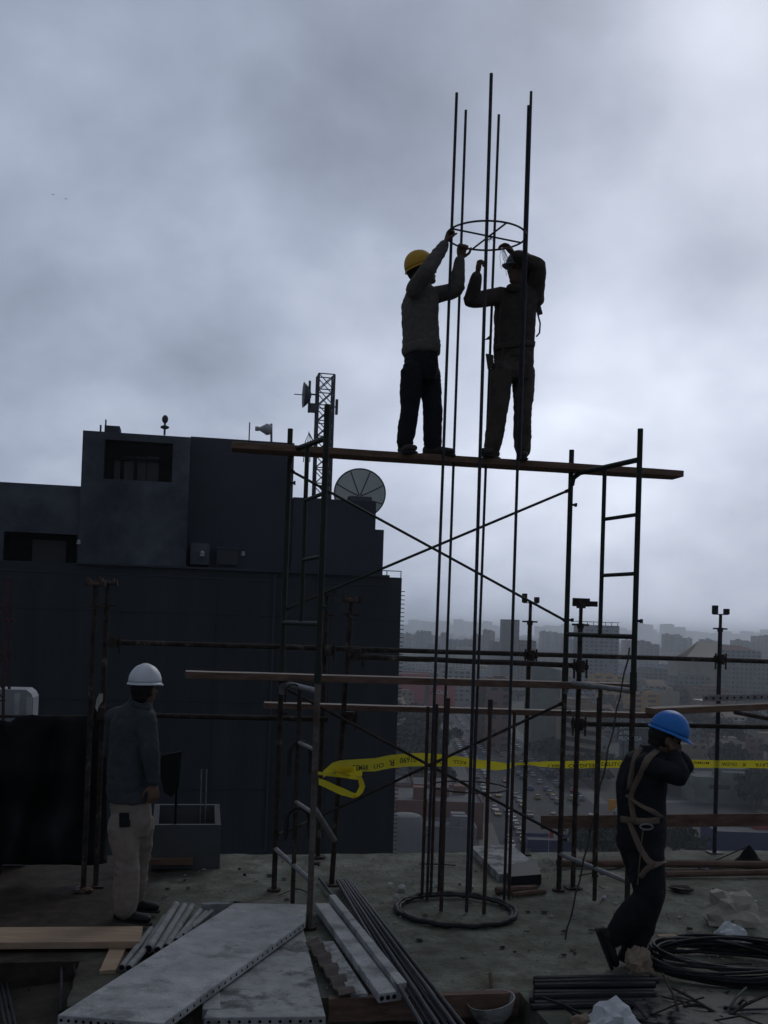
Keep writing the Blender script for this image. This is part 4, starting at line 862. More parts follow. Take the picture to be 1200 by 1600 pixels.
# netting at the left, posts, grey cabinet, lattice, shaft box, upright tool
M_net = mat('black shade netting', (0.007, 0.008, 0.009), 0.85, 0, 0.5, 3, (0.018, 0.021, 0.025), (0.5, 0.7), 0.4, 30)
b = MB(); vs = []; nx, nz = 90, 26
for i in range(nx + 1):
    x = -330 + 497 * i / nx
    yt = 1119 + 5 * noise.noise(Vector((x * .03, 0, 0))) + 3 * abs(noise.noise(Vector((x * .2, 5, 0)))) + (5 if x < 20 else 0) - max(0, (x - 100)) * .03; yb = 1351 + 4 * noise.noise(Vector((x * .02, 8, 0)))
    for j in range(nz + 1):
        t = j / nz; w = .05 * math.sin(x * .09 + t * 3 + 2 * noise.noise(Vector((x * .02, t * 3, 0)))) * (.3 + t) + .07 * noise.noise(Vector((x * .02, t * 4, 7))); vs.append(PL(x, yt + (yb - yt) * t, 9.0 + w * 1.7 - .15 * t * t))
b.add(vs, [(i * (nz + 1) + j, (i + 1) * (nz + 1) + j, (i + 1) * (nz + 1) + j + 1, i * (nz + 1) + j + 1) for i in range(nx) for j in range(nz)])
o = b.build('shade_netting', M_net, None, vs[0], smooth=True); sm = o.modifiers.new('thickness', 'SOLIDIFY'); sm.thickness = .004
tag(o, 'black shade netting draped as a screen at the left edge', 'netting')
a, c = PL(-330, 1118, 9.2), PL(152, 1120, 9.2); b = MB(); b.tube([a, c], .012, 8); tag(b.build('top_wire', M_rust, None, a), 'rusty bar carrying the black shade netting', 'bar')
c = PL(-6, 1075, 9.6); b = MB()
pr = [(-.45, 0), (.33, 0), (.33, c.z - .07), (.31, c.z - .03), (.27, c.z), (-.45, c.z)]
b.prism([S(su(c) + x, 9.45, z) for x, z in pr], V * .35); b.mi = 1; b.box(S(su(c) + .20, 9.446, c.z / 2), (.045, .006, c.z - .06)); b.box(S(su(c) + .30, 9.446, c.z / 2), (.05, .006, c.z - .12))
tag(b.build('metal_cabinet', [mat('light grey enamel', (.34, .35, .36), .6, 0, .08, 3), mat('off white trim', (.5, .5, .5), .6)], None, S(su(c), 9.6, 0)), 'light grey rounded metal cabinet rising behind the netting at the left edge', 'cabinet')
lt = thing('hoist_mast', 'thin reddish lattice hoist mast cut off by the left edge', 'mast', S(su(PL(5, 1000, 9.3)), 9.3, 0)); M_lat = mat('red oxide lattice', (.07, .04, .04), .8, 0, .3, 9)
h1 = PL(20, 975, 9.3); ht = PL(3, 903, 9.3).z; u0 = su(h1)
for (uu, dd) in ((u0, 9.2), (u0 - .3, 9.2), (u0, 9.5), (u0 - .3, 9.5)): b = MB(); b.tube([S(uu, dd, 0), S(uu - .06, dd, ht)], .013, 6); b.build('leg', M_lat, lt)
b = MB()
for k in range(7):
    z = .1 + k * .33
    if z + .33 > ht: break
    for dd in (9.2, 9.5): b.tube([S(u0 - .02, dd, z), S(u0 - .32, dd, z + .33)], .007, 5); b.tube([S(u0 - .3, dd, z), S(u0 - .02, dd, z)], .007, 5)
b.build('lattice_bracing', M_lat, lt)
A, B2 = PL(240, 1262, 9.35), PL(345, 1288, 9.35); b = MB(); u0, u1 = su(PL(238, 1300, 9.3)), su(PL(345, 1300, 9.3)); zt2, zf2 = PL(320, 1258, 9.75).z, PL(320, 1288, 9.3).z; w = .05
b.box(S((u0 + u1) / 2, 9.3, zf2 / 2), (u1 - u0, .05, zf2)); b.box(S((u0 + u1) / 2, 9.78, zt2 / 2), (u1 - u0, .05, zt2))
for uu in (u0 + .025, u1 - .025): b.prism([S(uu - .024, 9.326, 0), S(uu - .024, 9.754, 0), S(uu - .024, 9.754, zt2), S(uu - .024, 9.326, zf2)], U * .048)
b.box(S((u0 + u1) / 2, 9.54, .06), (u1 - u0 - .11, .42, .05))
tag(b.build('shaft_box', mat('grey cement board', (.10, .105, .108), .85, 0, .12, 3), None, S((u0 + u1) / 2, 9.5, 0)), 'open grey concrete shaft box at the slab edge behind the white-helmet man', 'box')
b = MB(); b.box(S((u0 + u1) / 2 - .12, 9.235, .075), (u1 - u0 - .22, .06, .05)); tag(b.build('timber_batten', M_wood, None, S(u0, 9.2, .05)), 'thin batten lying along the foot of the shaft box', 'batten')
for k, x in enumerate((314, 322)): A = PL(x, 1262, 9.72); b = MB(); b.tube([up(A, 0), PL(x + 1, 1202, 9.72)], .006, 6); tag(b.build('steel_rod', M_galv, None, up(A, 0)), ('left' if k == 0 else 'right') + ' one of two thin rods standing in the shaft box', 'rod', 'two thin rods in the shaft box')
t = thing('upright_shovel', 'black broad tool standing blade up between the man and the shaft box', 'tool', GR(272, 1345)); A = GR(272, 1345); p = PL(266, 1180, 9.0)
b = MB(); b.tube([A, PL(276, 1222, 9.05)], .011, 8); b.build('handle', M_dark, t)
b = MB(); pts = [PL(x, y, 9.05) for x, y in ((252, 1180), (284, 1174), (282, 1200), (279, 1232), (268, 1246), (256, 1238), (250, 1210))]; b.prism(pts, V * .02); b.build('blade', M_dark, t)
cr_px('stone', 137, 1393, 22, 8, M_wood, 'flat stone left of the white-helmet man at the foot of the prop', 'stone', 33, group=None)
cr_px('stone', 122, 1392, 11, 8, M_concd, 'small stone left of the flat one near the props', 'stone', 35)
# rag tied on the left prop
c = PL(155, 1095, 8.5); b = MB(); b.prism([PL(x, y, 8.49) for x, y in ((149, 1106), (151, 1092), (155, 1084), (161, 1084), (160, 1096), (154, 1103), (152, 1112))], V * .01); tag(b.build('paper_tag', mat('pale rag', (.4, .38, .34), .9), None, c), 'pale scrap stuck on the left prop above the shoulder of the man', 'scrap')

for k in range(14):
    x, y = rnd.uniform(260, 1180), rnd.uniform(1345, 1490)
    if 480 < x < 640 or 640 < x < 810: continue
    A = GR(x, y, .006); a = rnd.uniform(0, 6.28); L = rnd.uniform(.06, .3); d = Vector((math.cos(a), math.sin(a), 0)); b = MB(); b.tube([A, A + d * L * .5 + Vector((.02 * math.sin(a * 3), .02, .006)), A + d * L], rnd.uniform(.002, .005), 5)
    tag(b.build('wire_offcut', rnd.choice([M_rust, M_rebar]), None, A), 'short bent wire offcut lying on the slab', 'wire', 'wire offcuts on the slab')
# ------------------------------------------------------------------ people
def solid(b, voxel, smooth_it=4, wr=None, seed=0, name='mesh'):
    me = bpy.data.meshes.new(name); me.from_pydata(b.v, [], b.f); o = bpy.data.objects.new('tmp', me); col.objects.link(o)
    r = o.modifiers.new('r', 'REMESH'); r.mode = 'VOXEL'; r.voxel_size = voxel; s = o.modifiers.new('s', 'SMOOTH'); s.iterations = smooth_it; s.factor = 0.6
    bpy.context.view_layer.update(); me2 = bpy.data.meshes.new_from_object(o.evaluated_get(bpy.context.evaluated_depsgraph_get())); bpy.data.objects.remove(o)
    if wr:
        a1, a2 = wr; off = Vector((seed * 7.3, seed * 3.1, seed)); cos = []
        for v in me2.vertices:
            p = v.co; q = Vector((p.x * 5 + p.z * 2.5, p.y * 5, p.z * 8 - p.x * 3)) + off
            warp = noise.noise(q * .45) * 2.5
            n = 1 - 2.2 * abs(noise.noise(Vector((q.x + warp, q.y, q.z + warp)))); n2 = 1 - 2 * abs(noise.noise(q * 2.6 + Vector((warp, 0, 3)))); cos.append(p + v.normal * (a1 * n + a2 * n2 - a1 * .4))
        for v, c in zip(me2.vertices, cos): v.co = c
    me2.name = name; return me2
def mobj(name, me, m, parent):
    po = Vector(parent['wloc']); me.transform(Matrix.Translation(-po)); me.materials.clear(); me.materials.append(m); me.polygons.foreach_set('use_smooth', [True] * len(me.polygons)); me.update()
    o = bpy.data.objects.new(name, me); col.objects.link(o); o.parent = parent; o['wloc'] = tuple(po); return o
def hand(b, w, d, n, curl, side, spread=0.0):
    """w wrist point, d direction of the palm, n palm normal (fingers curl towards it), side +-1 thumb side"""
    d = d.normalized(); n = (n - d * n.dot(d)).normalized(); l = d.cross(n)
    b.ell(w + d * .05, .054, .041, .019, d, l, n, 14, 10); b.ell(w + d * .078, .022, .042, .016, d, l, n, 12, 8); b.rtube([w - d * .03, w + d * .03], [.027, .026], 10, .75, l)
    for k, (o_, L) in enumerate(((-.034, .060), (-.0115, .074), (.0115, .080), (.034, .072))):
        p = w + d * .088 + l * (o_ * -side); P = [p - d * .03, p]; ang = 0.12; dd = d + l * (o_ * -side * spread * 8)
        for sgm, fr in ((.45, .9), (.30, 1.1), (.25, .8)):
            ang += curl * fr; v = dd.normalized() * math.cos(ang) + n * math.sin(ang); p = p + v * (L * sgm); P.append(p)
        b.rtube(P, [.0095, .0095, .009, .0085, .0075], 8)
    p = w + d * .028 + l * (-.030 * side) + n * .006; q = p + (d * .5 - l * (.75 * side) + n * .45).normalized() * .036; r_ = q + (d * .9 - l * (.15 * side) + n * (.4 + .4 * curl)).normalized() * .03; e = r_ + (d * .8 + l * (.25 * side) + n * (.3 + .5 * curl)).normalized() * .024
    b.rtube([p - d * .01, q, r_, e], [.014, .012, .0105, .009], 8)
def helmet(parent, c, F, upv, m, sc=1.0, sweep=1.0):
    upv = upv.normalized(); F = (F - upv * F.dot(upv)).normalized(); Sd = F.cross(upv); n = 36; vs = []; rows = 12
    for i in range(rows + 1):
        ph = (math.pi / 2) * (i / rows)
        for j in range(n):
            a = 2 * math.pi * j / n; x = math.cos(a) * math.cos(ph); y = math.sin(a) * math.cos(ph); z = math.sin(ph)
            rdg = 1 + .035 * math.exp(-(y / .16) ** 2) * (z > .15) + .012 * math.exp(-((abs(y) - .42) / .09) ** 2) * (z > .2)
            vs.append(c + (F * (x * .132) + Sd * (y * .112) + upv * (z * .132)) * rdg * sc)
    b = MB(); b.add(vs, [(i * n + j, i * n + (j + 1) % n, (i + 1) * n + (j + 1) % n, (i + 1) * n + j) for i in range(rows) for j in range(n)])
    h = b.build('helmet', m, parent, smooth=True); s = h.modifiers.new('t', 'SOLIDIFY'); s.thickness = .004
    vs = []
    for j in range(n):
        a = 2 * math.pi * j / n; f = max(0, math.cos(a)); w = .012 + .038 * f ** 3 * sweep
        base = F * (math.cos(a) * .131) + Sd * (math.sin(a) * .111)
        o_ = F * (math.cos(a) * (.131 + w)) + Sd * (math.sin(a) * (.111 + .014))
        vs += [c + base * sc + upv * .004, c + o_ * sc - upv * (.010 + .012 * f), c + o_ * sc - upv * (.016 + .012 * f), c + base * sc * .98 - upv * .006]
    b = MB(); b.add(vs, [(4 * j + k, 4 * ((j + 1) % n) + k, 4 * ((j + 1) % n) + (k + 1) % 4, 4 * j + (k + 1) % 4) for j in range(n) for k in range(4)]); b.build('helmet_brim', m, h, smooth='auto')
    return h
def head(b, c, F, upv):
    upv = upv.normalized(); F = (F - upv * F.dot(upv)).normalized(); Sd = F.cross(upv)
    b.ell(c + upv * .025 - F * .01, .098, .077, .10, F, Sd, upv, 20, 14); b.ell(c - upv * .03 + F * .022, .072, .062, .085, F, Sd, upv, 18, 12); b.ell(c - upv * .088 + F * .058, .028, .03, .024, F, Sd, upv)
    b.ell(c + upv * .028 + F * .078, .016, .052, .012, F, Sd, upv); b.rtube([c + upv * .018 + F * .088, c - upv * .012 + F * .106, c - upv * .024 + F * .110], [.009, .0125, .013], 8); b.ell(c - upv * .028 + F * .097, .012, .019, .010, F, Sd, upv)
    b.ell(c - upv * .052 + F * .088, .012, .024, .007, F, Sd, upv); b.ell(c - upv * .064 + F * .085, .012, .021, .008, F, Sd, upv)
    for s in (-1, 1):
        b.ell(c + Sd * (.079 * s) - upv * .008 - F * .008, .019, .008, .033, F, Sd, upv); b.ell(c + Sd * (.045 * s) - upv * .018 + F * .062, .022, .02, .02, F, Sd, upv)
    return F, Sd, upv
def shoe(parent, ank, td, m, msole, heel_up=0.0, ground=None):
    td = Vector(td).normalized(); s = Vector((0, 0, 1)); Ln = td
    b = MB(); c = ank - s * .0; sd_ = Ln.cross(Z); 
    if sd_.length < .1: sd_ = Vector((0, 1, 0))
    sd_.normalize(); upv = sd_.cross(Ln).normalized()
    if upv.z < 0 and abs(Ln.z) < .9: upv = -upv
    c = ank
    b.rtube([c + upv * .06 - Ln * .01, c - upv * .03 - Ln * .012, c - upv * .062 + Ln * .0], [.056, .052, .044], 14)
    b.loft([(c - upv * .068 + Ln * x, sd_, w, upv, h) for x, w, h in ((-.075, .02, .02), (-.068, .036, .032), (-.03, .04, .036), (.03, .042, .040), (.09, .047, .034), (.14, .047, .029), (.175, .038, .024), (.192, .018, .014))])
    o = mobj('boot', solid(b, .007, 3, (.0015, .001)), m, parent)
    b = MB(); b.loft([(c - upv * .102 + Ln * x, sd_, w, upv, .012) for x, w in ((-.082, .02), (-.072, .038), (-.03, .041), (.03, .04), (.09, .05), (.145, .05), (.18, .041), (.2, .018))]); b.build('sole', msole, o, smooth='auto')
M_skin = mat('weathered skin', (.15, .088, .062), .6, 0, .12, 20); M_hair = mat('black hair', (.012, .01, .01), .7, 0, .2, 60)
def person(name_label, root, hd, tops, top_m, arms, hips, leg_m, legs, boots_m, hel, extra_neck=None, wr=(.008, .0035), seed=1, hem_flare=0.0, cuff=.044, col_up=None, sleeve_name='shirt'):
    t = thing('person', name_label, 'person', root)
    hc, hF, hU = hd; Sd = tops['side']; Fd = tops['front']
    nk = tops['rings'][0][0]
    # body
    b = MB(); F_, S_, U_ = head(b, hc, hF, hU); b.rtube([hc - U_ * .05 - F_ * .02, nk - Z * .02], [.055, .062], 14)
    rr = tops['rings']; b.loft([(c, Sd, w * .72, Fd, d * .72) for c, w, d in rr]); b.loft([(c, Sd, w * .8, Fd, d * .8) for c, w, d in hips])
    for (sh, el, wrp, hdv, n, curl, side) in arms: b.rtube([nk.lerp(sh, .4) - Z * .04, sh], [.05, .05], 12); b.rtube([sh, el, wrp], [.05, .036, .026], 12); hand(b, wrp, hdv, n, curl, side)
    for (hp, kn, an, td, r) in legs: b.rtube([hp, kn, an], [.07, .048, .036], 12)
    bo = mobj('body', solid(b, .0058, 3), M_skin, t)
    # eyes, hair
    for s in (-1, 1): e = MB(); e.ell(hc + S_ * (.032 * s) + U_ * .012 + F_ * .080, .010, .012, .009, F_, S_, U_, 8, 6); e.build('eye', M_dark, t, smooth=True)
    b = MB(); b.ell(hc + U_ * .024 - F_ * .026, .096, .082, .102, F_, S_, U_, 20, 14); b.ell(hc - U_ * .045 - F_ * .056, .045, .066, .05, F_, S_, U_)
    mobj('hair', solid(b, .007, 3, (.003, .002), seed), M_hair, t)
    # upper clothing
    b = MB(); b.loft([(c, Sd, w, Fd, d) for c, w, d in rr])
    for (sh, el, wrp, hdv, n, curl, side) in arms:
        b.rtube([nk.lerp(sh, .35) - Z * .045, sh], [.068, .075], 14); d2 = (wrp - el).normalized(); b.rtube([sh, sh.lerp(el, .5), el, el.lerp(wrp, .45), wrp - d2 * .03], [.074, .066, .061, .054, cuff], 14)
    b.loft([(nk + Z * .035 - Fd * .01, Sd, .066, Fd, .066), (nk - Z * .02, Sd, .085, Fd, .078), (nk - Z * .06, Sd, .12, Fd, .09)])
    sho = mobj(sleeve_name, solid(b, .0095, 4, wr, seed), top_m, t)
    # trousers
    b = MB(); b.loft([(c, Sd, w, Fd, d) for c, w, d in hips])
    for (hp, kn, an, td, r) in legs: b.rtube([hp, hp.lerp(kn, .5), kn, kn.lerp(an, .55), an - (kn - an).normalized() * .015], [r[0], r[0] * .95, r[1], r[1] * 1.0, r[2]], 14)
    tro = mobj('trousers', solid(b, .0095, 4, wr, seed + 5), leg_m, t)
    for (hp, kn, an, td, r) in legs: shoe(t, an, td, boots_m, M_rubber)
    if hel:
        m, off, sc, tiltF = hel; helmet(t, hc + U_ * (.052 + off), F_ + U_ * tiltF, U_ - F_ * tiltF, m, sc)
    return t, [sho, tro]
def strap(parent, objs, path, w, m, name='strap', off=.007, ref=None, pad=0.0):
    trees = []
    for o in objs:
        me = o.data; po = Vector(parent['wloc']); trees.append(BVHTree.FromPolygons([v.co + po for v in me.vertices], [tuple(p.vertices) for p in me.polygons]))
    pts = []; last = None
    for i in range(len(path) - 1):
        for k in range(4):
            t = k / 4; pts.append((path[i][0] * (1 - t) + path[i + 1][0] * t, path[i][1] * (1 - t) + path[i + 1][1] * t))
    pts.append(path[-1]); out = []; dist = None
    for (x, y) in pts:
        d = ray(x, y).normalized(); best = None
        for tr in trees:
            h = tr.ray_cast(EYE, d)
            if h[0] is not None and (best is None or h[3] < best): best = h[3]
        if best is None and dist is None: continue
        dist = best if best is not None else dist
        out.append(EYE + d * (dist - off))
    if len(out) < 2: return
    sm_ = [out[0]] + [(out[i - 1] + out[i] * 2 + out[i + 1]) / 4 for i in range(1, len(out) - 1)] + [out[-1]]
    b = MB(); b.tube([p - (p - EYE).normalized() * .003 for p in sm_], w / 2, 8, True, .22, ref or U); return b.build(name, m, parent, smooth=True)
X = Vector((1, 0, 0)); Y = Vector((0, 1, 0))
def J(x, y, d): return PY(x, y, d)
M_sweat = mat('grey brown knit', (.13, .115, .105), .95, 0, .2, 30, None, (.5, .6), .4, 200); M_blackt = mat('black trousers', (.014, .014, .017), .9, 0, .3, 10); M_boot = mat('scuffed boots', (.05, .042, .038), .8, 0, .4, 20)
M_yel = mat('yellow helmet shell', (.62, .34, .02), .45, 0, .1, 9, (.4, .22, .03), (.58, .75), spec=.4); M_grnh = mat('pale blue helmet shell', (.07, .10, .12), .45, 0, .1, 3, spec=.5)
M_jack = mat('brown work jacket', (.062, .05, .043), .9, 0, .3, 8); M_brt = mat('dusty brown trousers', (.075, .058, .048), .9, 0, .35, 8, (.13, .105, .09), (.58, .75))
M_strap2 = mat('dark webbing', (.07, .055, .045), .85, 0, .2, 20); M_strap = mat('tan webbing', (.17, .125, .095), .8, 0, .2, 20); M_blue = mat('blue helmet shell', (.015, .19, .60), .42, 0, .08, 9, (.03, .14, .38), (.58, .75), spec=.4); M_wht = mat('white helmet shell', (.70, .73, .76), .4, 0, .06, 9, (.55, .56, .56), (.58, .72), spec=.5)  # first webbing is the darker of the two
M_shirt = mat('slate blue shirt', (.052, .059, .064), .9, 0, .15, 10); M_khaki = mat('khaki trousers', (.24, .198, .165), .9, 0, .15, 9, (.11, .085, .07), (.58, .75)); M_blk = mat('black sweatshirt', (.013, .014, .018), .92, 0, .35, 8)

DP = D_TP                                              # the plank line, site distance
def YM(x): return PL(x, 600, DP - .06).y                     # distance of the plank at a picture column
y1 = YM(658)
R1 = lambda x, y, w, d, dy=0: (J(x, y, y1 + dy), w * .95, d * .95)
s1 = Vector((.62, -.78, 0)); f1 = Vector((.78, .62, 0))
m1, c1 = person('worker in a yellow helmet and grey sweater on the high plank, left of the rebars', PL(656, 706, DP),
    (J(660, 426, y1 + .02), Vector((.88, .25, .38)), Vector((-.38, -.08, .92))),
    dict(side=s1, front=f1, rings=[R1(660, 447, .09, .085), R1(658, 457, .165, .105), R1(656, 475, .195, .125), R1(656, 500, .185, .130), R1(658, 525, .180, .135), R1(658, 543, .190, .145), R1(658, 551, .190, .148), R1(658, 555, .175, .135)]), M_sweat,
    [(J(648, 452, y1 - .15), J(667, 423, y1 - .27), J(696, 380, CY - .02), Vector((.25, -.1, 1)), Vector((1, .1, 0)), 1.15, 1),
     (J(676, 462, y1 + .05), J(713, 452, y1 - .02), J(719, 403, CY + .14), Vector((.15, 0, 1)), Vector((.3, -1, 0)), 1.2, -1)],
    [R1(658, 550, .165, .128), R1(658, 562, .170, .13), R1(658, 580, .165, .125), R1(658, 595, .13, .11)], M_blackt,
    [(J(644, 582, y1 - .07), J(640, 640, y1 - .06), J(633, 689, y1 - .05), Vector((.3, -.75, -.05)), (.092, .072, .066)), (J(670, 582, y1 + .07), J(676, 640, y1 + .05), J(676, 691, y1 + .05), Vector((.85, -.3, -.05)), (.092, .078, .072))], M_boot,
    (M_yel, .002, .96, .0), seed=3, wr=(.006, .003), sleeve_name='sweater')
b = MB()
for k in range(3):
    pass
y2 = YM(797)
R2 = lambda x, y, w, d, dy=0: (J(x, y, y2 + dy), w * .93, d * .93)
s2 = Vector((-.93, .36, 0)); f2 = Vector((-.36, -.93, 0))
m2, c2_ = person('worker in a dark jacket and pale helmet on the high plank, right of the rebars', PL(795, 716, DP),
    (J(812, 425, y2 - .02), Vector((-.80, -.42, .05)), Vector((.08, 0, 1))),
    dict(side=s2, front=f2, rings=[R2(812, 449, .09, .085), R2(808, 460, .17, .105), R2(806, 478, .190, .125), R2(804, 500, .185, .130), R2(804, 525, .180, .130), R2(803, 545, .185, .135), R2(803, 560, .180, .132), R2(803, 566, .16, .12)]), M_jack,
    [(J(782, 463, y2 - .03), J(736, 469, y2 - .16), J(746, 428, y2 - .30), Vector((.12, -.1, 1)), Vector((.9, -.4, 0)), 1.25, 1),
     (J(836, 466, y2 + .02), J(841, 416, y2 - .10), J(803, 398, CY + .05), Vector((-.75, -.2, .75)), Vector((-.4, -.1, -.8)), .55, -1)],
    [R2(803, 545, .170, .125), R2(803, 560, .178, .13), R2(802, 575, .175, .128), R2(802, 595, .15, .11)], M_brt,
    [(J(784, 580, y2 - .04), J(779, 640, y2 - .08), J(770, 695, y2 - .04), Vector((-.5, -.8, -.05)), (.092, .074, .068)), (J(818, 580, y2 + .04), J(817, 645, y2 - .02), J(816, 700, y2 + .02), Vector((-.1, -.95, -.05)), (.092, .073, .066))], M_boot,
    (M_grnh, -.004, .93, .0), seed=9, wr=(.007, .003), sleeve_name='jacket')
strap(m2, c2_, [(786, 452), (784, 475), (781, 500), (779, 530), (785, 545)], .035, M_strap2)
strap(m2, c2_, [(822, 455), (818, 490), (812, 520), (800, 540)], .035, M_strap2)
strap(m2, c2_, [(768, 545), (785, 540), (805, 538), (822, 535), (836, 538)], .05, M_strap2, 'belt', ref=Z)
strap(m2, c2_, [(788, 538), (785, 555), (782, 575)], .03, M_strap2, 'lanyard')
c = J(765, 562, y2 - .12); b = MB(); b.prism([c + Vector(v) for v in ((-.03, 0, .05), (.03, 0, .04), (.035, 0, -.05), (-.01, 0, -.07))], Y * .04); b.build('tool_pouch', M_strap2, m2)
b = MB(); b.tube([J(840, 490, y2), J(844, 505, y2), J(843, 520, y2), J(838, 526, y2)], .007, 6); b.build('jacket_cord', M_strap2, m2)
b = MB(); b.prism([J(770, 515, y2 - .1), J(766, 530, y2 - .1), J(757, 531, y2 - .1), J(764, 525, y2 - .1)], Y * .01); b.prism([J(843, 470, y2), J(848, 490, y2), J(841, 492, y2), J(836, 482, y2)], Y * .02); b.build('jacket_flap', M_jack, m2)

b = MB(); b.ell(J(800, 450, y2 - .12), .05, .04, .035, nu=12, nv=8); b.ell(J(806, 452, y2 - .08), .06, .06, .04, nu=12, nv=8); mobj('collar', solid(b, .01, 3, (.004, .002), 4), M_jack, m2)
g3 = GR(204, 1441); y3 = g3.y
R3 = lambda x, y, w, d, dy=0: (J(x, y, y3 + dy), w * .95, d * .93)
s3 = Vector((.80, -.60, 0)); f3 = Vector((.60, .80, 0))
m3, c3 = person('man in white helmet, slate shirt and khaki trousers at the left, back turned', g3,
    (J(226, 1078, y3), Vector((.40, .91, .0)), Vector((0, 0, 1))),
    dict(side=s3, front=f3, rings=[R3(218, 1098, .095, .09), R3(212, 1110, .175, .11), R3(208, 1130, .205, .13), R3(206, 1160, .195, .14), R3(204, 1190, .185, .148), R3(202, 1215, .180, .150), R3(202, 1240, .185, .155), R3(203, 1252, .182, .152)]), M_shirt,
    [(J(228, 1124, y3 - .12), J(235, 1178, y3 - .18), J(240, 1226, y3 - .14), Vector((.02, .08, -1)), Vector((-.4, .5, 0)), .45, 1), (J(180, 1122, y3 + .10), J(176, 1175, y3 + .2), J(205, 1210, y3 + .32), Vector((1, .2, -.1)), Vector((0, 0, -1)), .5, -1)],
    [R3(203, 1240, .160, .135), R3(204, 1262, .165, .138), R3(206, 1285, .165, .13), R3(206, 1305, .13, .11)], M_khaki,
    [(J(193, 1290, y3 - .05), J(198, 1350, y3 - .07), J(196, 1415, y3 - .09), Vector((.95, -.12, -.06)), (.110, .088, .080)), (J(219, 1290, y3 + .08), J(213, 1348, y3 + .17), J(209, 1398, y3 + .2), Vector((.98, -.05, -.05)), (.105, .088, .075))], mat('black shoes', (.012, .012, .013), .6),
    (M_wht, .004, .95, .0), seed=15, wr=(.007, .003))
strap(m3, c3, [(206, 1098), (213, 1102), (222, 1105), (234, 1110)], .045, M_shirt, 'collar', ref=Z, off=.012)
tr = strap(m3, c3, [(195, 1270), (195, 1282), (195, 1292)], .075, M_blackt, 'phone_pouch', off=.004)

g4 = GR(985, 1512); y4 = g4.y
R4 = lambda x, y, w, d, dy=0: (J(x, y, y4 + dy), w, d)
s4 = Vector((.12, -.99, 0)); f4 = Vector((.99, .12, 0))
m4, c4 = person('man in blue helmet, black clothes and tan harness, hands at his face', g4,
    (J(1040, 1155, y4), Vector((.95, .05, -.38)), Vector((.36, 0, .93))),
    dict(side=s4, front=f4, rings=[R4(1017, 1172, .09, .085), R4(1010, 1182, .17, .125), R4(1006, 1202, .19, .150), R4(1002, 1225, .185, .158), R4(1001, 1250, .175, .155), R4(1002, 1275, .175, .150), R4(1003, 1292, .178, .155), R4(1003, 1300, .16, .14)]), M_blk,
    [(J(1010, 1196, y4 - .14), J(1062, 1213, y4 - .20), J(1052, 1176, y4 - .08), Vector((-.25, .3, .9)), Vector((-.7, .4, .1)), .8, 1), (J(1015, 1192, y4 + .12), J(1070, 1200, y4 + .1), J(1058, 1176, y4 + .02), Vector((-.2, -.1, .95)), Vector((-.8, 0, 0)), .7, -1)],
    [R4(1003, 1275, .165, .145), R4(1002, 1300, .172, .155), R4(1001, 1320, .17, .150), R4(1003, 1340, .12, .12)], M_blackt,
    [(J(1008, 1325, y4 - .06), J(1014, 1402, y4 - .09), J(962, 1460, y4 - .05), Vector((.42, 0, -1.0)), (.118, .098, .068)), (J(996, 1325, y4 + .06), J(1017, 1395, y4 + .06), J(990, 1480, y4 + .04), Vector((.9, -.2, -.3)), (.115, .094, .074))], mat('black boots', (.016, .015, .016), .6),
    (M_blue, .004, .97, .02), seed=23, wr=(.007, .003))
for (pth, w, nm) in (([(1027, 1172), (1012, 1185), (1003, 1205), (992, 1228), (986, 1245), (988, 1262), (992, 1285)], .045, 'strap'), ([(1002, 1168), (993, 1185), (987, 1210), (984, 1235)], .045, 'strap'), ([(979, 1242), (1000, 1258), (1020, 1268), (1034, 1278)], .035, 'strap'),
                   ([(985, 1285), (990, 1300), (1000, 1325), (1012, 1345), (1022, 1352)], .045, 'strap'), ([(1042, 1345), (1025, 1350), (1010, 1358), (1000, 1372)], .045, 'strap')): strap(m4, c4, pth, w, M_strap, nm)
strap(m4, c4, [(970, 1280), (990, 1283), (1010, 1284), (1030, 1282)], .045, M_strap, 'belt', ref=Z)
c = J(1010, 1292, y4 - .2); b = MB(); b.tube([c + Vector((.04 * math.cos(a / 12 * 2 * math.pi), 0, .018 * math.sin(a / 12 * 2 * math.pi))) for a in range(12)], .006, 6, closed=True); b.build('buckle', M_galv, m4)
b = MB(); b.tube([c + Vector((-.02, 0, -.01)), c + Vector((-.03, .0, -.12)), J(997, 1375, y4 - .17), J(996, 1383, y4 - .17)], .004, 5); b.build('lanyard', M_strap, m4)
# ------------------------------------------------------------------ the city below
ZG = -50.0
rc = random.Random(5)
def CG(px, py): return GR(px, py, ZG)
b = MB(); b.add([Vector(v) for v in ((-2900, -280, ZG), (4400, -280, ZG), (4400, 8900, ZG), (-2900, 8900, ZG))], [(0, 1, 2, 3)])
struct(b.build('ground', mat('dusty city ground', (.085, .08, .07), .95, 0, .35, .02, (.05, .06, .04), (.45, .6))))
M_asph = mat('asphalt', (.05, .05, .053), .9, 0, .2, .1); M_pave = mat('pavement', (.16, .155, .145), .9, 0, .2, .1); M_line = mat('road paint', (.16, .16, .155), .8)
def strip(name, pts, w, z, m, kind='structure'):
    b = MB(); vs = []
    for i, p in enumerate(pts):
        d = (pts[min(i + 1, len(pts) - 1)] - pts[max(i - 1, 0)]); d.z = 0; d.normalize(); n = Vector((-d.y, d.x, 0)); vs += [up(p - n * w / 2, z), up(p + n * w / 2, z)]
    b.add(vs, [(2 * i, 2 * i + 2, 2 * i + 3, 2 * i + 1) for i in range(len(pts) - 1)]); o = b.build(name, m); o['kind'] = kind; return o
AV = [CG(905, 1345), CG(868, 1290), CG(800, 1205), CG(752, 1150), CG(722, 1112), CG(700, 1070)]
AV2 = [CG(560, 1275), CG(900, 1270), CG(1250, 1263), CG(1500, 1262)]
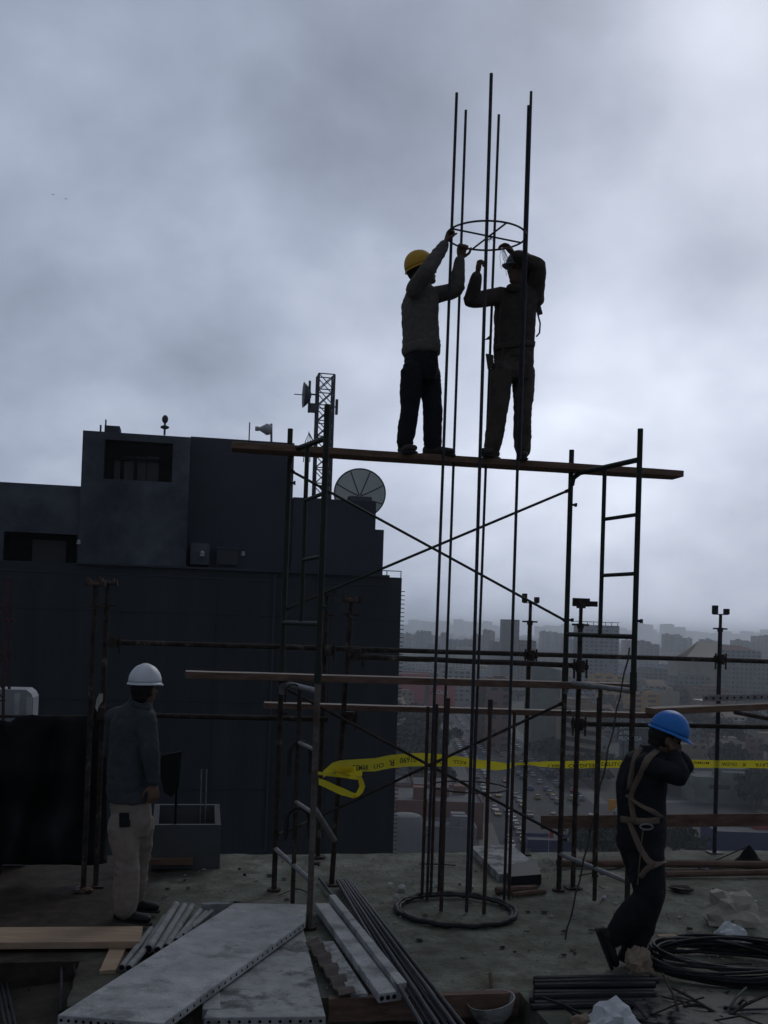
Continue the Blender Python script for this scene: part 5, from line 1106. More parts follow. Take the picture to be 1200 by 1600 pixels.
strip('pavement', AV, 44, ZG + .12, M_pave); strip('road', AV, 34, ZG + .13, M_asph); strip('pavement', AV2, 34, ZG + .10, M_pave); strip('road', AV2, 26, ZG + .135, M_asph)
for AVx, offs in ((AV, (-9, -3, 3, 9)), (AV2, (-4, 4))):
    b = MB()
    for i in range(len(AVx) - 1):
        a, c = AVx[i], AVx[i + 1]; d = (c - a); L = d.length; d.normalize(); n = Vector((-d.y, d.x, 0))
        for o_ in offs:
            for k in range(int(L / 9)): p = a + d * (k * 9 + 2) + n * o_; b.add([up(p - n * .12, ZG + .14), up(p + n * .12, ZG + .14), up(p + n * .12 + d * 4, ZG + .14), up(p - n * .12 + d * 4, ZG + .14)], [(0, 1, 2, 3)])
    struct(b.build('lane_marking', M_line))
PAL = {'grey': (.15, .15, .15), 'pale grey': (.24, .24, .235), 'white': (.36, .35, .34), 'cream': (.30, .26, .20), 'tan': (.28, .21, .15), 'brick red': (.20, .10, .075), 'brown': (.13, .095, .075), 'blue grey': (.15, .18, .22), 'green grey': (.18, .21, .19), 'ochre': (.42, .24, .07), 'red': (.36, .05, .05), 'dark': (.06, .065, .07), 'navy': (.03, .045, .12), 'orange': (.62, .28, .03)}
def wm_(c): return mat('wall ' + c, PAL[c], .9, 0, .12, .25, tuple(x * .72 for x in PAL[c]), (.5, .7))
M_roof = mat('flat roof', (.15, .15, .145), .95, 0, .3, .2, (.09, .085, .08), (.5, .6)); M_glassc = mat('far window', (.035, .04, .048), .4); M_tank = mat('black water tank', (.02, .02, .022), .6)
NB = [0]
def building(cx, cy, w, dp, h, colr, label, cat='building', yaw=0.0, roof='flat', win=True, st=3.0, group=None, z0=ZG, clutter=True, wcol=None, name='building', density=1.0, no_sides=False):
    NB[0] += 1; r = random.Random(NB[0]); a = Vector((math.cos(yaw), math.sin(yaw), 0)); c_ = Vector((-a.y, a.x, 0)); o = Vector((cx, cy, z0)); t = thing(name, label, cat, o, group)
    b = MB(); q = [o + a * (w / 2 * i) + c_ * (dp / 2 * j) for i, j in ((-1, -1), (1, -1), (1, 1), (-1, 1))]; tp = [p + Z * h for p in q]
    b.add(q + tp, [(0, 1, 5, 4), (1, 2, 6, 5), (2, 3, 7, 6), (3, 0, 4, 7)])
    if roof == 'flat':
        e = .25; tin = [p + (o - p + Z * 0).normalized() * e * 1.4 for p in q]; tin = [Vector((p.x, p.y, z0 + h)) for p in tin]; low = [p - Z * .8 for p in tin]; k = len(b.v)
        b.add(tp + tin + low, [(i, (i + 1) % 4, 4 + (i + 1) % 4, 4 + i) for i in range(4)] + [(4 + i, 4 + (i + 1) % 4, 8 + (i + 1) % 4, 8 + i) for i in range(4)]); b.mi = 1; b.add(low, [(0, 1, 2, 3)]); b.mi = 0
        if clutter:
            for _ in range(r.randint(1, 3)):
                s_ = r.uniform(.12, .3); hh = r.uniform(1.5, 3.2); p = o + a * (w * r.uniform(-.3, .3)) + c_ * (dp * r.uniform(-.3, .3)) + Z * (h - .8); b.box(p + Z * hh / 2, (w * s_, dp * s_, hh), a, c_)
    b.build('wall', [wm_(colr), M_roof], t)
    if roof == 'gable':
        b = MB(); rh = min(w, dp) * .28; e = .5; r0, r1 = o + Z * (h + rh) - a * (w / 2), o + Z * (h + rh) + a * (w / 2); b.prism([tp[0] - c_ * e - Z * .2, tp[3] + c_ * e - Z * .2, r0], a * w); b.build('roof', wm_(wcol or 'brick red'), t)
    if roof == 'flat' and clutter and r.random() < .6: b = MB(); p = o + a * (w * r.uniform(-.35, .35)) + c_ * (-dp * .2) + Z * h; b.tube([p - Z * .8, p + Z * .9], .6, 8); b.build('water_tank', M_tank, t)
    if win:
        b = MB(); nst = max(1, int(h / st)); nw = max(2, int(w / 3.6 * density)); nd2 = max(2, int(dp / 4))
        for s_ in range(nst):
            z = z0 + h - (s_ + .62) * st
            if z < z0 + .6: break
            for (nn, W_, D_2, ax_, ay_, sg) in ((nw, w, dp, a, c_, -1), (nd2, dp, w, c_, a, -1), (nd2, dp, w, c_, a, 1)):
                if no_sides and ax_ is c_: continue
                for k in range(nn):
                    if r.random() < .12: continue
                    ww = W_ / nn * r.uniform(.38, .6); p = o + ax_ * (W_ * ((k + .5) / nn - .5)) + ay_ * (sg * (D_2 / 2 + .02)); b.add([Vector((p.x, p.y, z)) - ax_ * ww / 2, Vector((p.x, p.y, z)) + ax_ * ww / 2, Vector((p.x, p.y, z + 1.35)) + ax_ * ww / 2, Vector((p.x, p.y, z + 1.35)) - ax_ * ww / 2], [(0, 1, 2, 3)])
        if b.f: b.build('window_rows', M_glassc, t, kind='stuff')
    return t
def pb(x0, x1, ytop, dist, dp, colr, label, yaw=0.0, **k):
    """building given by its picture span, height row and distance"""
    A, B_ = PY((x0), ytop, dist), PY(x1, ytop, dist); z0 = k.get('z0', ZG); w = (B_.x - A.x) / math.cos(yaw); h = (A.z + B_.z) / 2 - z0
    return building((A.x + B_.x) / 2, dist + dp / 2, w, dp, h, colr, label, yaw=yaw, **k)
footprints = []
def fp(t, r): footprints.append((t.location.x, t.location.y, r)); return t
fp(pb(785, 812, 968, 900, 16, 'grey', 'tall slim blank grey tower rising above its lower wing behind the rebars', win=False, clutter=False), 20)
fp(pb(770, 783.5, 1003, 890, 30, 'pale grey', 'pale side wing left of the tall slim grey tower', win=False), 20)
fp(pb(812.5, 838, 1001, 905, 30, 'grey', 'banded grey wing right of the tall slim grey tower'), 20)
fp(pb(833, 876, 1046, 425, 22, 'green grey', 'grey-green tall blank-walled block right of the rebars', win=False), 20)
fp(pb(876.5, 879.5, 1062, 424, 12, 'white', 'thin white service shaft beside the grey-green block', win=False, clutter=False), 10)
fp(pb(764, 800, 1062, 455, 20, 'brick red', 'narrow reddish apartment block seen between the right rebars', density=.8), 22)
fp(pb(742, 763, 1068, 470, 16, 'brown', 'brown block left of the reddish apartment block'), 18)
un = fp(pb(906, 968, 977, 820, 26, 'blue grey', 'unfinished grey apartment tower with open top floors behind the green scaffold frame', clutter=False), 34)
for k in range(3):
    b = MB(); o = Vector(un['wloc']); z = PY(906, 977, 820).z + 3.2 * (k + .0); b.box(Vector((o.x, o.y, z + 3.1)), (32, 26, .35), X, Y)
    for i in range(7): b.box(Vector((o.x - 14 + i * 4.7, o.y - 12, z + 1.5)), (.5, .5, 2.9), X, Y)
    if k < 1: b.build('open_floor', wm_('grey'), un)
fp(pb(926, 978, 1056, 700, 20, 'ochre', 'ochre building with a dark roof edge right of the grey-green block', density=.5), 24)
fp(pb(985, 1031, 1084, 600, 18, 'ochre', 'ochre wing beside the front right scaffold pole', density=.5), 20)
fp(pb(1031.5, 1062, 1081, 620, 18, 'cream', 'small cream blank-walled house right of the ochre wing', win=False), 18)
fp(pb(1084, 1140, 1076, 660, 22, 'brick red', 'low red-brick building above the right-hand board'), 26)
fp(pb(1143, 1230, 1036, 690, 30, 'green grey', 'big pale green-grey apartment slab at the right edge', density=1.3), 45)
fp(pb(1118, 1190, 1016, 800, 26, 'blue grey', 'wide grey building under a dull red hipped roof at the right', win=True, clutter=False), 40)
A = PY(1120, 1014, 800); B_ = PY(1168, 1014, 800); c = (A + B_) / 2 + Y * 13; w = (B_.x - A.x) / 2; b = MB(); zz = PY(1140, 1016, 800).z
b.add([c + Vector(v) for v in ((-w, -13, zz - c.z), (w * 1.6, -13, zz - c.z), (w * 1.6, 13, zz - c.z), (-w, 13, zz - c.z), (-w * .7, -6, zz - c.z + 4.4), (w * .8, -6, zz - c.z + 3.4), (w * .8, 6, zz - c.z + 3.4), (-w * .7, 6, zz - c.z + 4.4))], [(0, 1, 5, 4), (1, 2, 6, 5), (2, 3, 7, 6), (3, 0, 4, 7), (4, 5, 6, 7)])
tag(b.build('hipped_roof', wm_('brick red'), None, c), 'dull red hipped roof hall on top of the wide grey building', 'roof')
# tent roof
A, B_ = PY(1064, 1031, 740), PY(1132, 1034, 740); ap = [PY(1091, 1002, 750), PY(1121, 1001, 755)]; vs = []; n = 14
tn = thing('tent_roof_hall', 'pale beige tensioned tent roof with peaked corners left of the rightmost prop', 'tent hall', Vector((A.x + 10, 740, ZG)))
b = MB()
for i in range(n + 1):
    s_ = i / n
    for j in range(9):
        t = j / 8; lo_ = A.lerp(B_, s_); hi = ap[0].lerp(ap[1], s_) - Z * (4 * s_ * (1 - s_) * 1.6); p = lo_.lerp(hi, t); p.z -= 4 * t * (1 - t) * 2.0; vs.append(p)
b.add(vs, [(i * 9 + j, (i + 1) * 9 + j, (i + 1) * 9 + j + 1, i * 9 + j + 1) for i in range(n) for j in range(8)])
back = [v + Vector((0, 30 * (1 - (k % 9) / 8) + 2, 0)) for k, v in enumerate(vs)]; b.add(back, [(i * 9 + j, i * 9 + j + 1, (i + 1) * 9 + j + 1, (i + 1) * 9 + j) for i in range(n) for j in range(8)])
b.build('tent_membrane', mat('beige membrane', (.62, .50, .38), .8, 0, .06, .1), tn, smooth=True); b = MB(); zz = A.z; b.box(Vector(((A.x + B_.x) / 2, 758, (zz + ZG) / 2)), (B_.x - A.x, 28, zz - ZG), X, Y); b.build('wall', wm_('cream'), tn)
# red banner building and neighbours
rb_ = fp(pb(664, 712, 1067, 640, 22, 'red', 'bright red fronted shop building with pale lettering behind the left rebars', win=False), 24)
letters('Claro', 682, 700, 1081, 7, False, lambda x: sdp(PY(x, 1081, 639.6)), 'sign_lettering', rb_, off=0.4, m=wm_('white'))
fp(pb(616, 663, 1074, 650, 26, 'blue grey', 'low hall with a dark sloping roof just right of the dark building corner', roof='gable', wcol='dark'), 26)
fp(pb(626, 672, 1053, 640, 30, 'red', 'far long low hall with faded red roof', win=False, clutter=False), 36)
fp(pb(690, 745, 1048, 700, 30, 'pale grey', 'far pale hall with a grey band between the rebars'), 36)
# near buildings under the tape
fp(pb(618, 756, 1252, 262, 26, 'brick red', 'long reddish-brown flat-roofed building below the tape between the rebars', density=.3, win=False), 30)
fp(pb(648, 745, 1292, 246, 12, 'pale grey', 'low pale flat-roofed annex in front of the reddish-brown building', win=False), 18)
fp(pb(560, 640, 1222, 300, 20, 'grey', 'grey low roofs with clutter beside the dark building corner'), 24)
fp(pb(646, 712, 1226, 296, 20, 'brown', 'low brownish roof below the tape at the left rebars', density=.6), 24)
# pale rounded dome tank
c = PY(634, 1300, 243); b = MB(); r = 28 / FPX * 243
b.loft([(Vector((c.x, c.y, c.z - 9)) + Z * h, X, r * k, Y, r * .8 * k) for h, k in ((-12, 1), (6, 1), (9.5, 1), (11.4, .96), (12.8, .82), (13.2, .6), (13.25, .1))])
tag(b.build('storage_tank', wm_('pale grey'), None, Vector((c.x, c.y, ZG)), smooth='auto'), 'pale rounded storage tank at the corner of the dark building', 'tank')
fp(pb(824, 900, 1313, 246, 8, 'navy', 'long low navy blue shed at the slab edge behind the flag', win=False, clutter=False), 12)
fp(pb(1118, 1250, 1301, 254, 12, 'navy', 'blue-fronted low stall row at the right beyond the guard board', win=False, clutter=False), 16)
fp(pb(1180, 1280, 1290, 262, 6, 'red', 'faded red awning strip above the blue stall row', win=False, clutter=False), 10)
fp(pb(1086, 1240, 1216, 330, 22, 'green grey', 'grey arcade building with big dark bays right of the man in the blue helmet', density=.35, st=6, clutter=True), 40)
fp(pb(1040, 1086, 1206, 345, 18, 'dark', 'dark low building left of the arcade building'), 22)
fp(pb(1128, 1165, 1160, 420, 16, 'cream', 'small cream houses left of the right edge above the tape'), 18)
bb_ = thing('billboard', 'dark billboard with pale lettering left of the blue helmet', 'billboard', PY(988, 1200, 350)); b = MB(); p, q = PY(964, 1132, 350), PY(1020, 1160, 350); b.box((p + q) / 2, (q.x - p.x, .5, p.z - q.z), X, Y); b.build('board', wm_('dark'), bb_)
b = MB(); 
for s_ in (.2, .8): b.tube([Vector((p.x + (q.x - p.x) * s_, 350.4, q.z)), Vector((p.x + (q.x - p.x) * s_, 350.4, ZG))], .25, 6)
b.build('post', M_rust, bb_)
M_let = mat('pale lettering', (.5, .62, .62), .8); dof = lambda x: sdp(PY(x, 1146, 349.6))
letters('JUNTOS POR', 968, 1014, 1137, 4, False, dof, 'lettering', bb_, .3, M_let); letters('el PERU', 968, 990, 1145, 6, False, dof, 'lettering', bb_, .3, M_let); letters('PROGRESA', 967, 1003, 1154, 7, False, dof, 'lettering', bb_, .3, M_let)
sg = thing('advert_board', 'small orange and white advert board left of the blue-helmet man at belt height', 'sign', PY(960, 1270, 285)); b = MB(); p, q = PY(950, 1249, 285), PY(972, 1268, 285); b.box((p + q) / 2, (q.x - p.x, .3, p.z - q.z), X, Y); b.build('board', wm_('orange'), sg)
b = MB(); b.prism([Vector((p.x + 1.2, 284.8, q.z)), Vector((q.x, 284.8, q.z)), Vector((q.x, 284.8, q.z + 2.1)), Vector((p.x + 2.6, 284.8, q.z + 1.4))], Y * -.05); b.build('white_swoosh', M_white, sg); b = MB(); b.tube([(p + q) / 2 + Y * .3, Vector(((p.x + q.x) / 2, 285.3, ZG))], .2, 6); b.build('post', M_rust, sg)
fl = thing('flag', 'small red and white flag on a thin pole in front of the navy shed', 'flag', up(PY(859, 1325, 244), ZG)); p = PY(858, 1297, 244); b = MB(); b.tube([p, up(p, ZG)], .06, 6); b.build('flag_pole', M_white, fl)
q = PY(865, 1310, 244); b = MB(); b.prism([Vector((p.x, 244, p.z)), Vector((q.x, 244, p.z - .1)), Vector((q.x, 244, q.z)), Vector((p.x, 244, q.z + .1))], Y * .05); b.build('red_half', wm_('red'), fl); q2 = PY(871, 1310, 244); b = MB(); b.prism([Vector((q.x, 244, p.z - .1)), Vector((q2.x, 244, p.z - .5)), Vector((q2.x, 244, q.z - .3)), Vector((q.x, 244, q.z))], Y * .05); b.build('white_half', M_white, fl)
# ochre-striped building with slanted ramps
rmpb = fp(pb(884, 932, 1098, 395, 20, 'tan', 'tan building with stepped balcony bands inside the right scaffold frame', win=False), 26)
p0 = Vector(rmpb['wloc'])
for k in range(6):
    z = PY(900, 1106, 395).z - 3.4 * k; b = MB(); A, B_ = PY(884, 1100, 394), PY(934, 1100, 394); b.hexa([Vector((A.x, 392, z)), Vector((B_.x, 392, z - 1.6)), Vector((B_.x, 395, z - 1.6)), Vector((A.x, 395, z)), Vector((A.x, 392, z + 1.1)), Vector((B_.x, 392, z - .5)), Vector((B_.x, 395, z - .5)), Vector((A.x, 395, z + 1.1))]); b.build('balcony', wm_('cream'), rmpb)
    b = MB(); b.hexa([Vector((A.x, 394.9, z - 2)), Vector((B_.x, 394.9, z - 3.4)), Vector((B_.x, 395.0, z - 3.4)), Vector((A.x, 395.0, z - 2)), Vector((A.x, 394.9, z - .3)), Vector((B_.x, 394.9, z - 1.9)), Vector((B_.x, 395.0, z - 1.9)), Vector((A.x, 395.0, z - .3))]); b.build('dark_band', M_glassc, rmpb)

def near_av(x, y, m):
    for AVx, w in ((AV, 24), (AV2, 19)):
        for i in range(len(AVx) - 1):
            a, c = AVx[i].xy, AVx[i + 1].xy; d = c - a; t = max(0, min(1, (Vector((x, y)) - a).dot(d) / d.length_squared))
            if (Vector((x, y)) - (a + d * t)).length < w + m: return True
    return False
def proj(p):
    q = p - EYE; w = q.dot(_f); return 600 + FPX * q.dot(_r) / w, 800 - FPX * q.dot(_u) / w
# low houses fill
cols = ['grey', 'pale grey', 'cream', 'tan', 'brick red', 'brown', 'blue grey', 'green grey', 'white', 'pale grey']; cnt = 0
y = 285
while y < 1650:
    x = -40 - y * .05; gap = 11 + y * .012
    while x < 60 + y * .46:
        w = rc.uniform(9, 20) * (1 + y / 2600); dp = rc.uniform(9, 16) * (1 + y / 1800); h = rc.choice([4, 5.5, 6.5, 7, 9, 10]) * (1 + .2 * (y > 700)) * (1 if rc.random() < .88 else 2.0)
        cxx, cyy = x + w / 2, y + rc.uniform(0, 6)
        okk = not near_av(cxx, cyy, w / 2 + 2) and all((cxx - a) ** 2 + (cyy - c) ** 2 > (r_ * .7 + w / 2) ** 2 for a, c, r_ in footprints) and rc.random() < (.86 if y > 420 else .6)
        if okk and cxx > -60 and cnt < 268:
            cc_ = rc.choice(cols); rf = 'gable' if rc.random() < .12 else 'flat'; tall = h > 11
            building(cxx, cyy, w, dp, h, cc_, ('mid-rise ' if tall else 'low ') + cc_ + (' house with a pitched roof' if rf == 'gable' else ' flat-roofed house') + ' in the hazy spread of the city', 'house', yaw=TA + rc.uniform(-.08, .08), roof=rf, group=('mid-rise ' if tall else 'low ') + cc_ + ' houses of the city', name='house', wcol=rc.choice(['brick red', 'dark', 'tan']))
            cnt += 1
        x += w + rc.uniform(1, gap * .5)
    y += 24 + y * .055
# everything farther as one mass
b = MB()
for k in range(2600):
    yy = rc.uniform(1400, 6000); xx = rc.uniform(-.12, .5) * yy; w, dp = rc.uniform(12, 30), rc.uniform(12, 30); h = rc.choice([7, 9, 12, 16, 22]) * rc.uniform(.8, 1.3); b.mi = rc.randint(0, 3); b.box(Vector((xx, yy, ZG + h / 2)), (w, dp, h))
b.build('distant_city', [wm_('grey'), wm_('cream'), wm_('blue grey'), wm_('brown')], kind='stuff')
# skyline blocks, hazy
LM = [(625, 'at the dark building corner'), (655, 'just right of the dark building corner'), (680, 'behind the left pair of rebars'), (705, 'right of the left pair of rebars'), (730, 'left of the middle rebars'), (755, 'between the middle rebars'), (778, 'left of the tall slim tower'), (815, 'by the tall slim tower'), (848, 'right of the tall slim tower'),
      (870, 'left of the green rear pole'), (895, 'at the green rear pole'), (925, 'left of the unfinished tower'), (980, 'right of the unfinished tower'), (1008, 'at the green front pole'), (1030, 'just right of the green front pole'), (1055, 'left of the tent roof'), (1080, 'behind the tent roof'), (1110, 'above the tent roof'), (1135, 'behind the rightmost prop'), (1165, 'left of the right edge'), (9999, 'at the right edge')]
def lmk(x): return next(t for v, t in LM if x < v)
SKY = [(612, 640, 976, 2300), (638, 664, 969, 2500), (660, 700, 970, 2450), (698, 712, 976, 2600), (709, 735, 968, 2500), (733, 757, 971, 2550), (755, 768, 969, 2450), (768, 786, 977, 2600), (836, 852, 979, 2300), (850, 880, 977, 2500), (878, 902, 975, 2400), (966, 990, 981, 2500), (990, 1018, 973, 2200), (1016, 1034, 984, 2600),
       (1033, 1068, 976, 2100), (1066, 1090, 984, 2500), (1088, 1124, 988, 2500), (1122, 1160, 986, 2400), (1158, 1192, 987, 2600), (1190, 1230, 983, 2300), (615, 632, 987, 1500), (634, 648, 990, 1450), (650, 672, 985, 1400), (672, 690, 991, 1500), (690, 700, 988, 1350), (742, 760, 992, 1300), (757, 772, 983, 1250), (846, 868, 986, 1500),
       (868, 892, 990, 1450), (878, 900, 996, 1200), (978, 1000, 1000, 1150), (1000, 1028, 1003, 1100), (1040, 1064, 992, 1500), (1062, 1080, 996, 1500), (700, 742, 1000, 1250), (1150, 1185, 1000, 1300), (1182, 1225, 994, 1400), (1100, 1122, 998, 1350)]
for i, (a, c, yt, d) in enumerate(SKY):
    r = random.Random(i); w = c - a; d = d * 2.4 if d > 1800 else d * 1.15; pb(a, a + w * .58, yt + r.uniform(-1, 2), d, 25, r.choice(['grey', 'pale grey', 'blue grey']), ('taller hazy skyline block ' if d > 1800 else 'taller grey block in the middle haze ') + lmk((a + c) / 2), group='far skyline blocks' if d > 1800 else 'blocks in the middle haze', density=.6)
    pb(a + w * .5, c + w * .1, yt + r.uniform(0, 5), d + 40, 25, r.choice(['grey', 'cream', 'blue grey']), ('lower stepped hazy skyline block ' if d > 1800 else 'lower grey block in the middle haze ') + lmk((a + c) / 2), group='far skyline blocks' if d > 1800 else 'blocks in the middle haze', density=.6)

# ------------------------------------------------------------------ trees
M_leaf = mat('dusty foliage', (.024, .034, .02), .9, 0, .5, .8, (.03, .04, .028), (.5, .6)); M_bark = mat('bark', (.07, .055, .045), .95)
def tree_proto(seed, R, H):
    r = random.Random(seed); t = thing('tree', 'x', 'tree', Vector((0, 0, -500 - seed * 20))); o = Vector(t['wloc'])
    b = MB(); b.tube([o, o + Vector((r.uniform(-.3, .3), r.uniform(-.3, .3), H * .35)), o + Vector((0, 0, H * .62))], [R * .09, R * .065, R * .03], 7)
    for k in range(5): a = r.uniform(0, 6.28); p = o + Z * (H * r.uniform(.3, .5)); b.tube([p, p + Vector((math.cos(a) * R * .5, math.sin(a) * R * .5, H * .2))], [R * .04, R * .015], 5)
    b.build('trunk', M_bark, t)
    b = MB(); cl = [(Vector((r.gauss(0, .42), r.gauss(0, .42), r.uniform(-.5, .75))), r.uniform(.28, .55)) for _ in range(13)]
    for c, s_ in cl:
        for _ in range(48):
            d = Vector((r.gauss(0, 1), r.gauss(0, 1), r.gauss(0, 1))).normalized() * s_ * r.uniform(.6, 1.1); p = o + Vector(((c.x + d.x) * R, (c.y + d.y) * R, H * .66 + (c.z + d.z) * H * .32)); n1 = Vector((r.gauss(0, 1), r.gauss(0, 1), r.gauss(0, 1))).normalized(); a_, b_ = basis(n1); s2_ = R * r.uniform(.11, .20)
            b.add([p + a_ * s2_, p + b_ * s2_ * .8, p - a_ * s2_, p - b_ * s2_ * .7], [(0, 1, 2, 3)])
    b.build('crown', M_leaf, t); return t
protos = [tree_proto(1, 4.2, 9), tree_proto(2, 5, 8), tree_proto(3, 3.4, 10), tree_proto(4, 5.5, 7)]
used = set()
def tree(x, y, sc, label, group, z=ZG):
    k = rc.randrange(4); loc = Vector((x, y, z))
    if k not in used: used.add(k); t = protos[k]; t.location = loc; t.scale = (sc,) * 3; t.rotation_euler.z = rc.uniform(0, 6); t['label'] = label; t['group'] = group
    else: t = place(protos[k], loc, rc.uniform(0, 6), sc, label, group)
    return t
def ptree(px, py, sc, label, group): p = CG(px, py); return tree(p.x, p.y, sc, label, group)
for k in range(14): ptree(612 + rc.uniform(0, 56), 1150 + rc.uniform(0, 62), rc.uniform(1.3, 1.9), 'dark tree in the grove beside the dark building corner above the tape', 'trees in the grove at the building corner')
for k in range(6): ptree(858 + rc.uniform(0, 34), 1180 + rc.uniform(0, 22), rc.uniform(1.0, 1.5), 'dark tree in front of the grey-green block', 'trees before the grey-green block')
for k in range(9): ptree(885 + rc.uniform(0, 70), 1215 + rc.uniform(0, 22), rc.uniform(.8, 1.1), 'dark tree right of the parked cars behind the right scaffold frame', 'trees right of the parked cars')
for k in range(5): ptree(1050 + rc.uniform(-8, 14), 1116 + rc.uniform(-3, 8), rc.uniform(1.7, 2.3), 'large dark round tree beside the cream blank-walled house', 'large trees by the cream house')
for k in range(8): ptree(1022 + rc.uniform(0, 70), 1340 + rc.uniform(-6, 6), rc.uniform(.55, .8), 'bushy tree just beyond the slab edge right of the blue-helmet man', 'bushy trees beyond the slab edge')
for k in range(8): ptree(905 + rc.uniform(0, 60), 1345 + rc.uniform(-12, 8), rc.uniform(.7, 1.0), 'dark tree beyond the guard board left of the blue-helmet man', 'trees beyond the guard board')
for k in range(9): ptree(1160 + rc.uniform(0, 70), 1262 + rc.uniform(-14, 6), rc.uniform(.9, 1.3), 'dark tree in front of the arcade building at the right edge', 'trees by the arcade building')
for k in range(8): ptree(655 + rc.uniform(0, 50), 1233 + rc.uniform(-8, 8), rc.uniform(.7, 1.0), 'dark tree below the tape behind the left rebars', 'trees below the tape')
for k in range(12): ptree(1000 + rc.uniform(0, 190), 1150 + rc.uniform(-8, 22), rc.uniform(1.0, 1.6), 'dark tree in the belt behind the tape right of the blue helmet', 'belt of trees behind the tape')
n = 0
while n < 110:
    yy = rc.uniform(380, 1500); xx = rc.uniform(-.03, .42) * yy
    if near_av(xx, yy, -4) or any((xx - a) ** 2 + (yy - c) ** 2 < (r_ * .6) ** 2 for a, c, r_ in footprints): continue
    tree(xx, yy, rc.uniform(.8, 1.6), 'dusty street tree among the city houses', 'street trees among the houses'); n += 1

# ------------------------------------------------------------------ cars
CARC = {'white': (.38, .38, .38), 'silver': (.20, .21, .22), 'black': (.02, .02, .022), 'blue': (.04, .08, .2), 'red': (.3, .03, .03), 'yellow': (.32, .23, .05)}
M_tyre = mat('tyre', (.02, .02, .02), .9)
def car_mesh(c):
    m = mat('car paint ' + c, CARC[c], .35, 0, .03, 1, spec=.5); b = MB(); L, w = 4.3, 1.74
    def sec(x, z0, z1, k=1.0): return [Vector((x, -w / 2 * k, z0)), Vector((x, w / 2 * k, z0)), Vector((x, w / 2 * k, z1)), Vector((x, -w / 2 * k, z1))]
    pr = [sec(-2.15, .35, .72, .9), sec(-2.0, .28, .9), sec(-.9, .25, .95), sec(1.0, .25, .92), sec(1.95, .28, .78), sec(2.15, .35, .6, .88)]
    vs = [p for s_ in pr for p in s_]; b.add(vs, [(i * 4 + j, i * 4 + (j + 1) % 4, i * 4 + 4 + (j + 1) % 4, i * 4 + 4 + j) for i in range(len(pr) - 1) for j in range(4)] + [(3, 2, 1, 0), (20, 21, 22, 23)])
    b.mi = 1; b.hexa([Vector(v) for v in ((-1.75, -.82, .93), (1.05, -.82, .93), (1.05, .82, .93), (-1.75, .82, .93), (-1.25, -.66, 1.38), (.3, -.66, 1.38), (.3, .66, 1.38), (-1.25, .66, 1.38))])
    b.mi = 0; b.hexa([Vector(v) for v in ((-1.22, -.66, 1.384), (.28, -.66, 1.384), (.28, .66, 1.384), (-1.22, .66, 1.384), (-1.1, -.6, 1.44), (.15, -.6, 1.44), (.15, .6, 1.44), (-1.1, .6, 1.44))])
    b.mi = 2
    for x in (-1.35, 1.35):
        for yy in (-.8, .8): b.tube([Vector((x, yy - .1, .32)), Vector((x, yy + .1, .32))], .32, 10)
    b.mi = 3
    for yy in (-.6, .6): b.box(Vector((2.14, yy, .62)), (.06, .3, .12), X, Y)
    o = b.build('car', [m, M_glassc, M_tyre, M_white], None, Vector((0, 0, -600))); return o
for c_ in CARC: mat('car paint ' + c_, CARC[c_], .35, 0, .03, 1, spec=.5)
car0 = {c_: None for c_ in CARC}; ncar = [0]
def car(x, y, rz, c_, where, grp):
    if ncar[0] >= 285: return
    z = ZG + .14; lab = c_ + ' car ' + where; g = c_ + ' ' + grp
    if car0[c_] is None:
        o = car_mesh(c_); o.data.transform(Matrix.Translation((0, 0, 600))) if False else None
        vs = [v.co.copy() for v in o.data.vertices]
        car0[c_] = o; o.data.transform(Matrix.Translation((0, 0, -0.0)))
        # mesh was stored relative to its build origin at z = -600
        o.data.transform(Matrix.Translation((0, 0, -600)))
    else: o = car0[c_].copy(); col.objects.link(o)
    ncar[0] += 1; o.location = (x, y, z); o.rotation_euler = (0, 0, rz); tag(o, lab, 'car', g)
pc = lambda: rc.choices(['white', 'silver', 'black', 'blue', 'red', 'yellow'], [34, 22, 16, 10, 6, 12])[0]
for i in range(len(AV) - 1):
    a, c = AV[i], AV[i + 1]; d = (c - a); L = d.length; d.normalize(); n = Vector((-d.y, d.x, 0)); s_ = 3
    while s_ < min(L, 480):
        for o_ in (-14.5, -11.5, -6, -1, 5.5, 11, 14.5):
            if rc.random() < (.72 if abs(o_) > 10 else .6): p = a + d * (s_ + rc.uniform(-1, 1)) + n * o_; car(p.x, p.y, math.atan2(d.y, d.x) + (math.pi if o_ > 0 else 0) + rc.uniform(-.03, .03), pc(), 'in the traffic on the wide avenue behind the rebars', 'cars on the avenue')
        s_ += 8.2 if L < 400 else 13
for x in range(905, 1240, 11):
    p = CG(x, 1256 + rc.uniform(-2, 2)); car(p.x, p.y, rc.choice([.05, 3.18, .6]), pc(), 'on the cross road beyond the guard board', 'cars on the cross road')
for r_ in range(4):
    for x in range(845 + r_ * 12, 960, 13):
        if rc.random() < .75: p = CG(x, 1212 + r_ * 13); car(p.x, p.y, 1.2 + rc.uniform(-.05, .05), pc(), 'parked in the lot behind the right scaffold frame', 'cars parked in the lot')
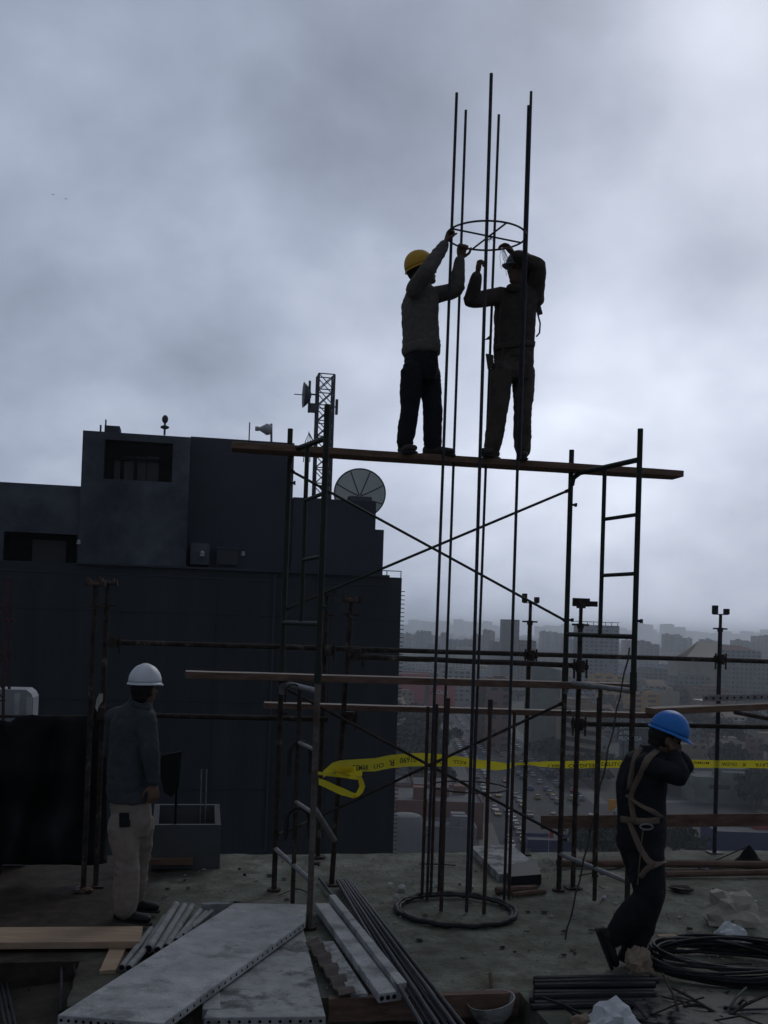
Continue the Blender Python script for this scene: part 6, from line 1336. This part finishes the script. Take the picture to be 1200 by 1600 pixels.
for r_ in range(6):
    for x in range(694, 796, 9):
        if rc.random() < .6: p = CG(x + r_ * 2, 1134 + r_ * 9); car(p.x, p.y, 1.5 + rc.uniform(-.1, .1), pc(), 'in the crowded car park behind the middle rebars', 'cars in the crowded car park')
# van beyond the slab edge
p = CG(1115, 1352); v = thing('delivery_van', 'white van parked just beyond the slab edge at the foot of the rightmost prop', 'van', p)
b = MB(); b.prism([p + Vector(q) for q in ((-3, -1, .4), (3, -1, .4), (3, -1, 1.3), (2.3, -1, 1.5), (1.6, -1, 2.4), (-3, -1, 2.5))], Y * 2); b.build('van_body', M_white, v)
b = MB(); b.prism([p + Vector(q) for q in ((1.0, -1.02, 1.45), (2.2, -1.02, 1.5), (1.65, -1.02, 2.25), (1.0, -1.02, 2.3))], Y * 2.04); b.build('cab_window', M_glassc, v)
for x in (-2, 2):
    for yy in (-.95, .95): b = MB(); b.tube([p + Vector((x, yy - .1, .4)), p + Vector((x, yy + .1, .4))], .4, 12); b.build('wheel', M_tyre, v)
# ------------------------------------------------------------------ haze
try: scn.cycles.volume_bounces = 2
except Exception: pass
H = bpy.data.materials.new('city haze'); H.use_nodes = True; ht = H.node_tree; ht.nodes.clear()
pv = ht.nodes.new('ShaderNodeVolumePrincipled'); pv.inputs['Color'].default_value = (.90, .95, 1.0, 1); pv.inputs['Density'].default_value = .00027; pv.inputs['Density Attribute'].default_value = ''; pv.inputs['Anisotropy'].default_value = .7
ho = ht.nodes.new('ShaderNodeOutputMaterial'); ht.links.new(pv.outputs[0], ho.inputs['Volume'])
try: H.cycles.homogeneous_volume = True
except Exception: pass
b = MB(); b.hexa([Vector(v) for v in ((-3000, -300, -51.5), (4500, -300, -51.5), (4500, 9000, -51.5), (-3000, 9000, -51.5), (-3000, -300, 46), (4500, -300, 46), (4500, 9000, 46), (-3000, 9000, 46))])
b.build('haze', H, kind='stuff')
for o in bpy.data.objects:
    if 'wloc' in o: del o['wloc']
print('objects', len(bpy.data.objects), 'cars', ncar[0], 'houses', cnt)
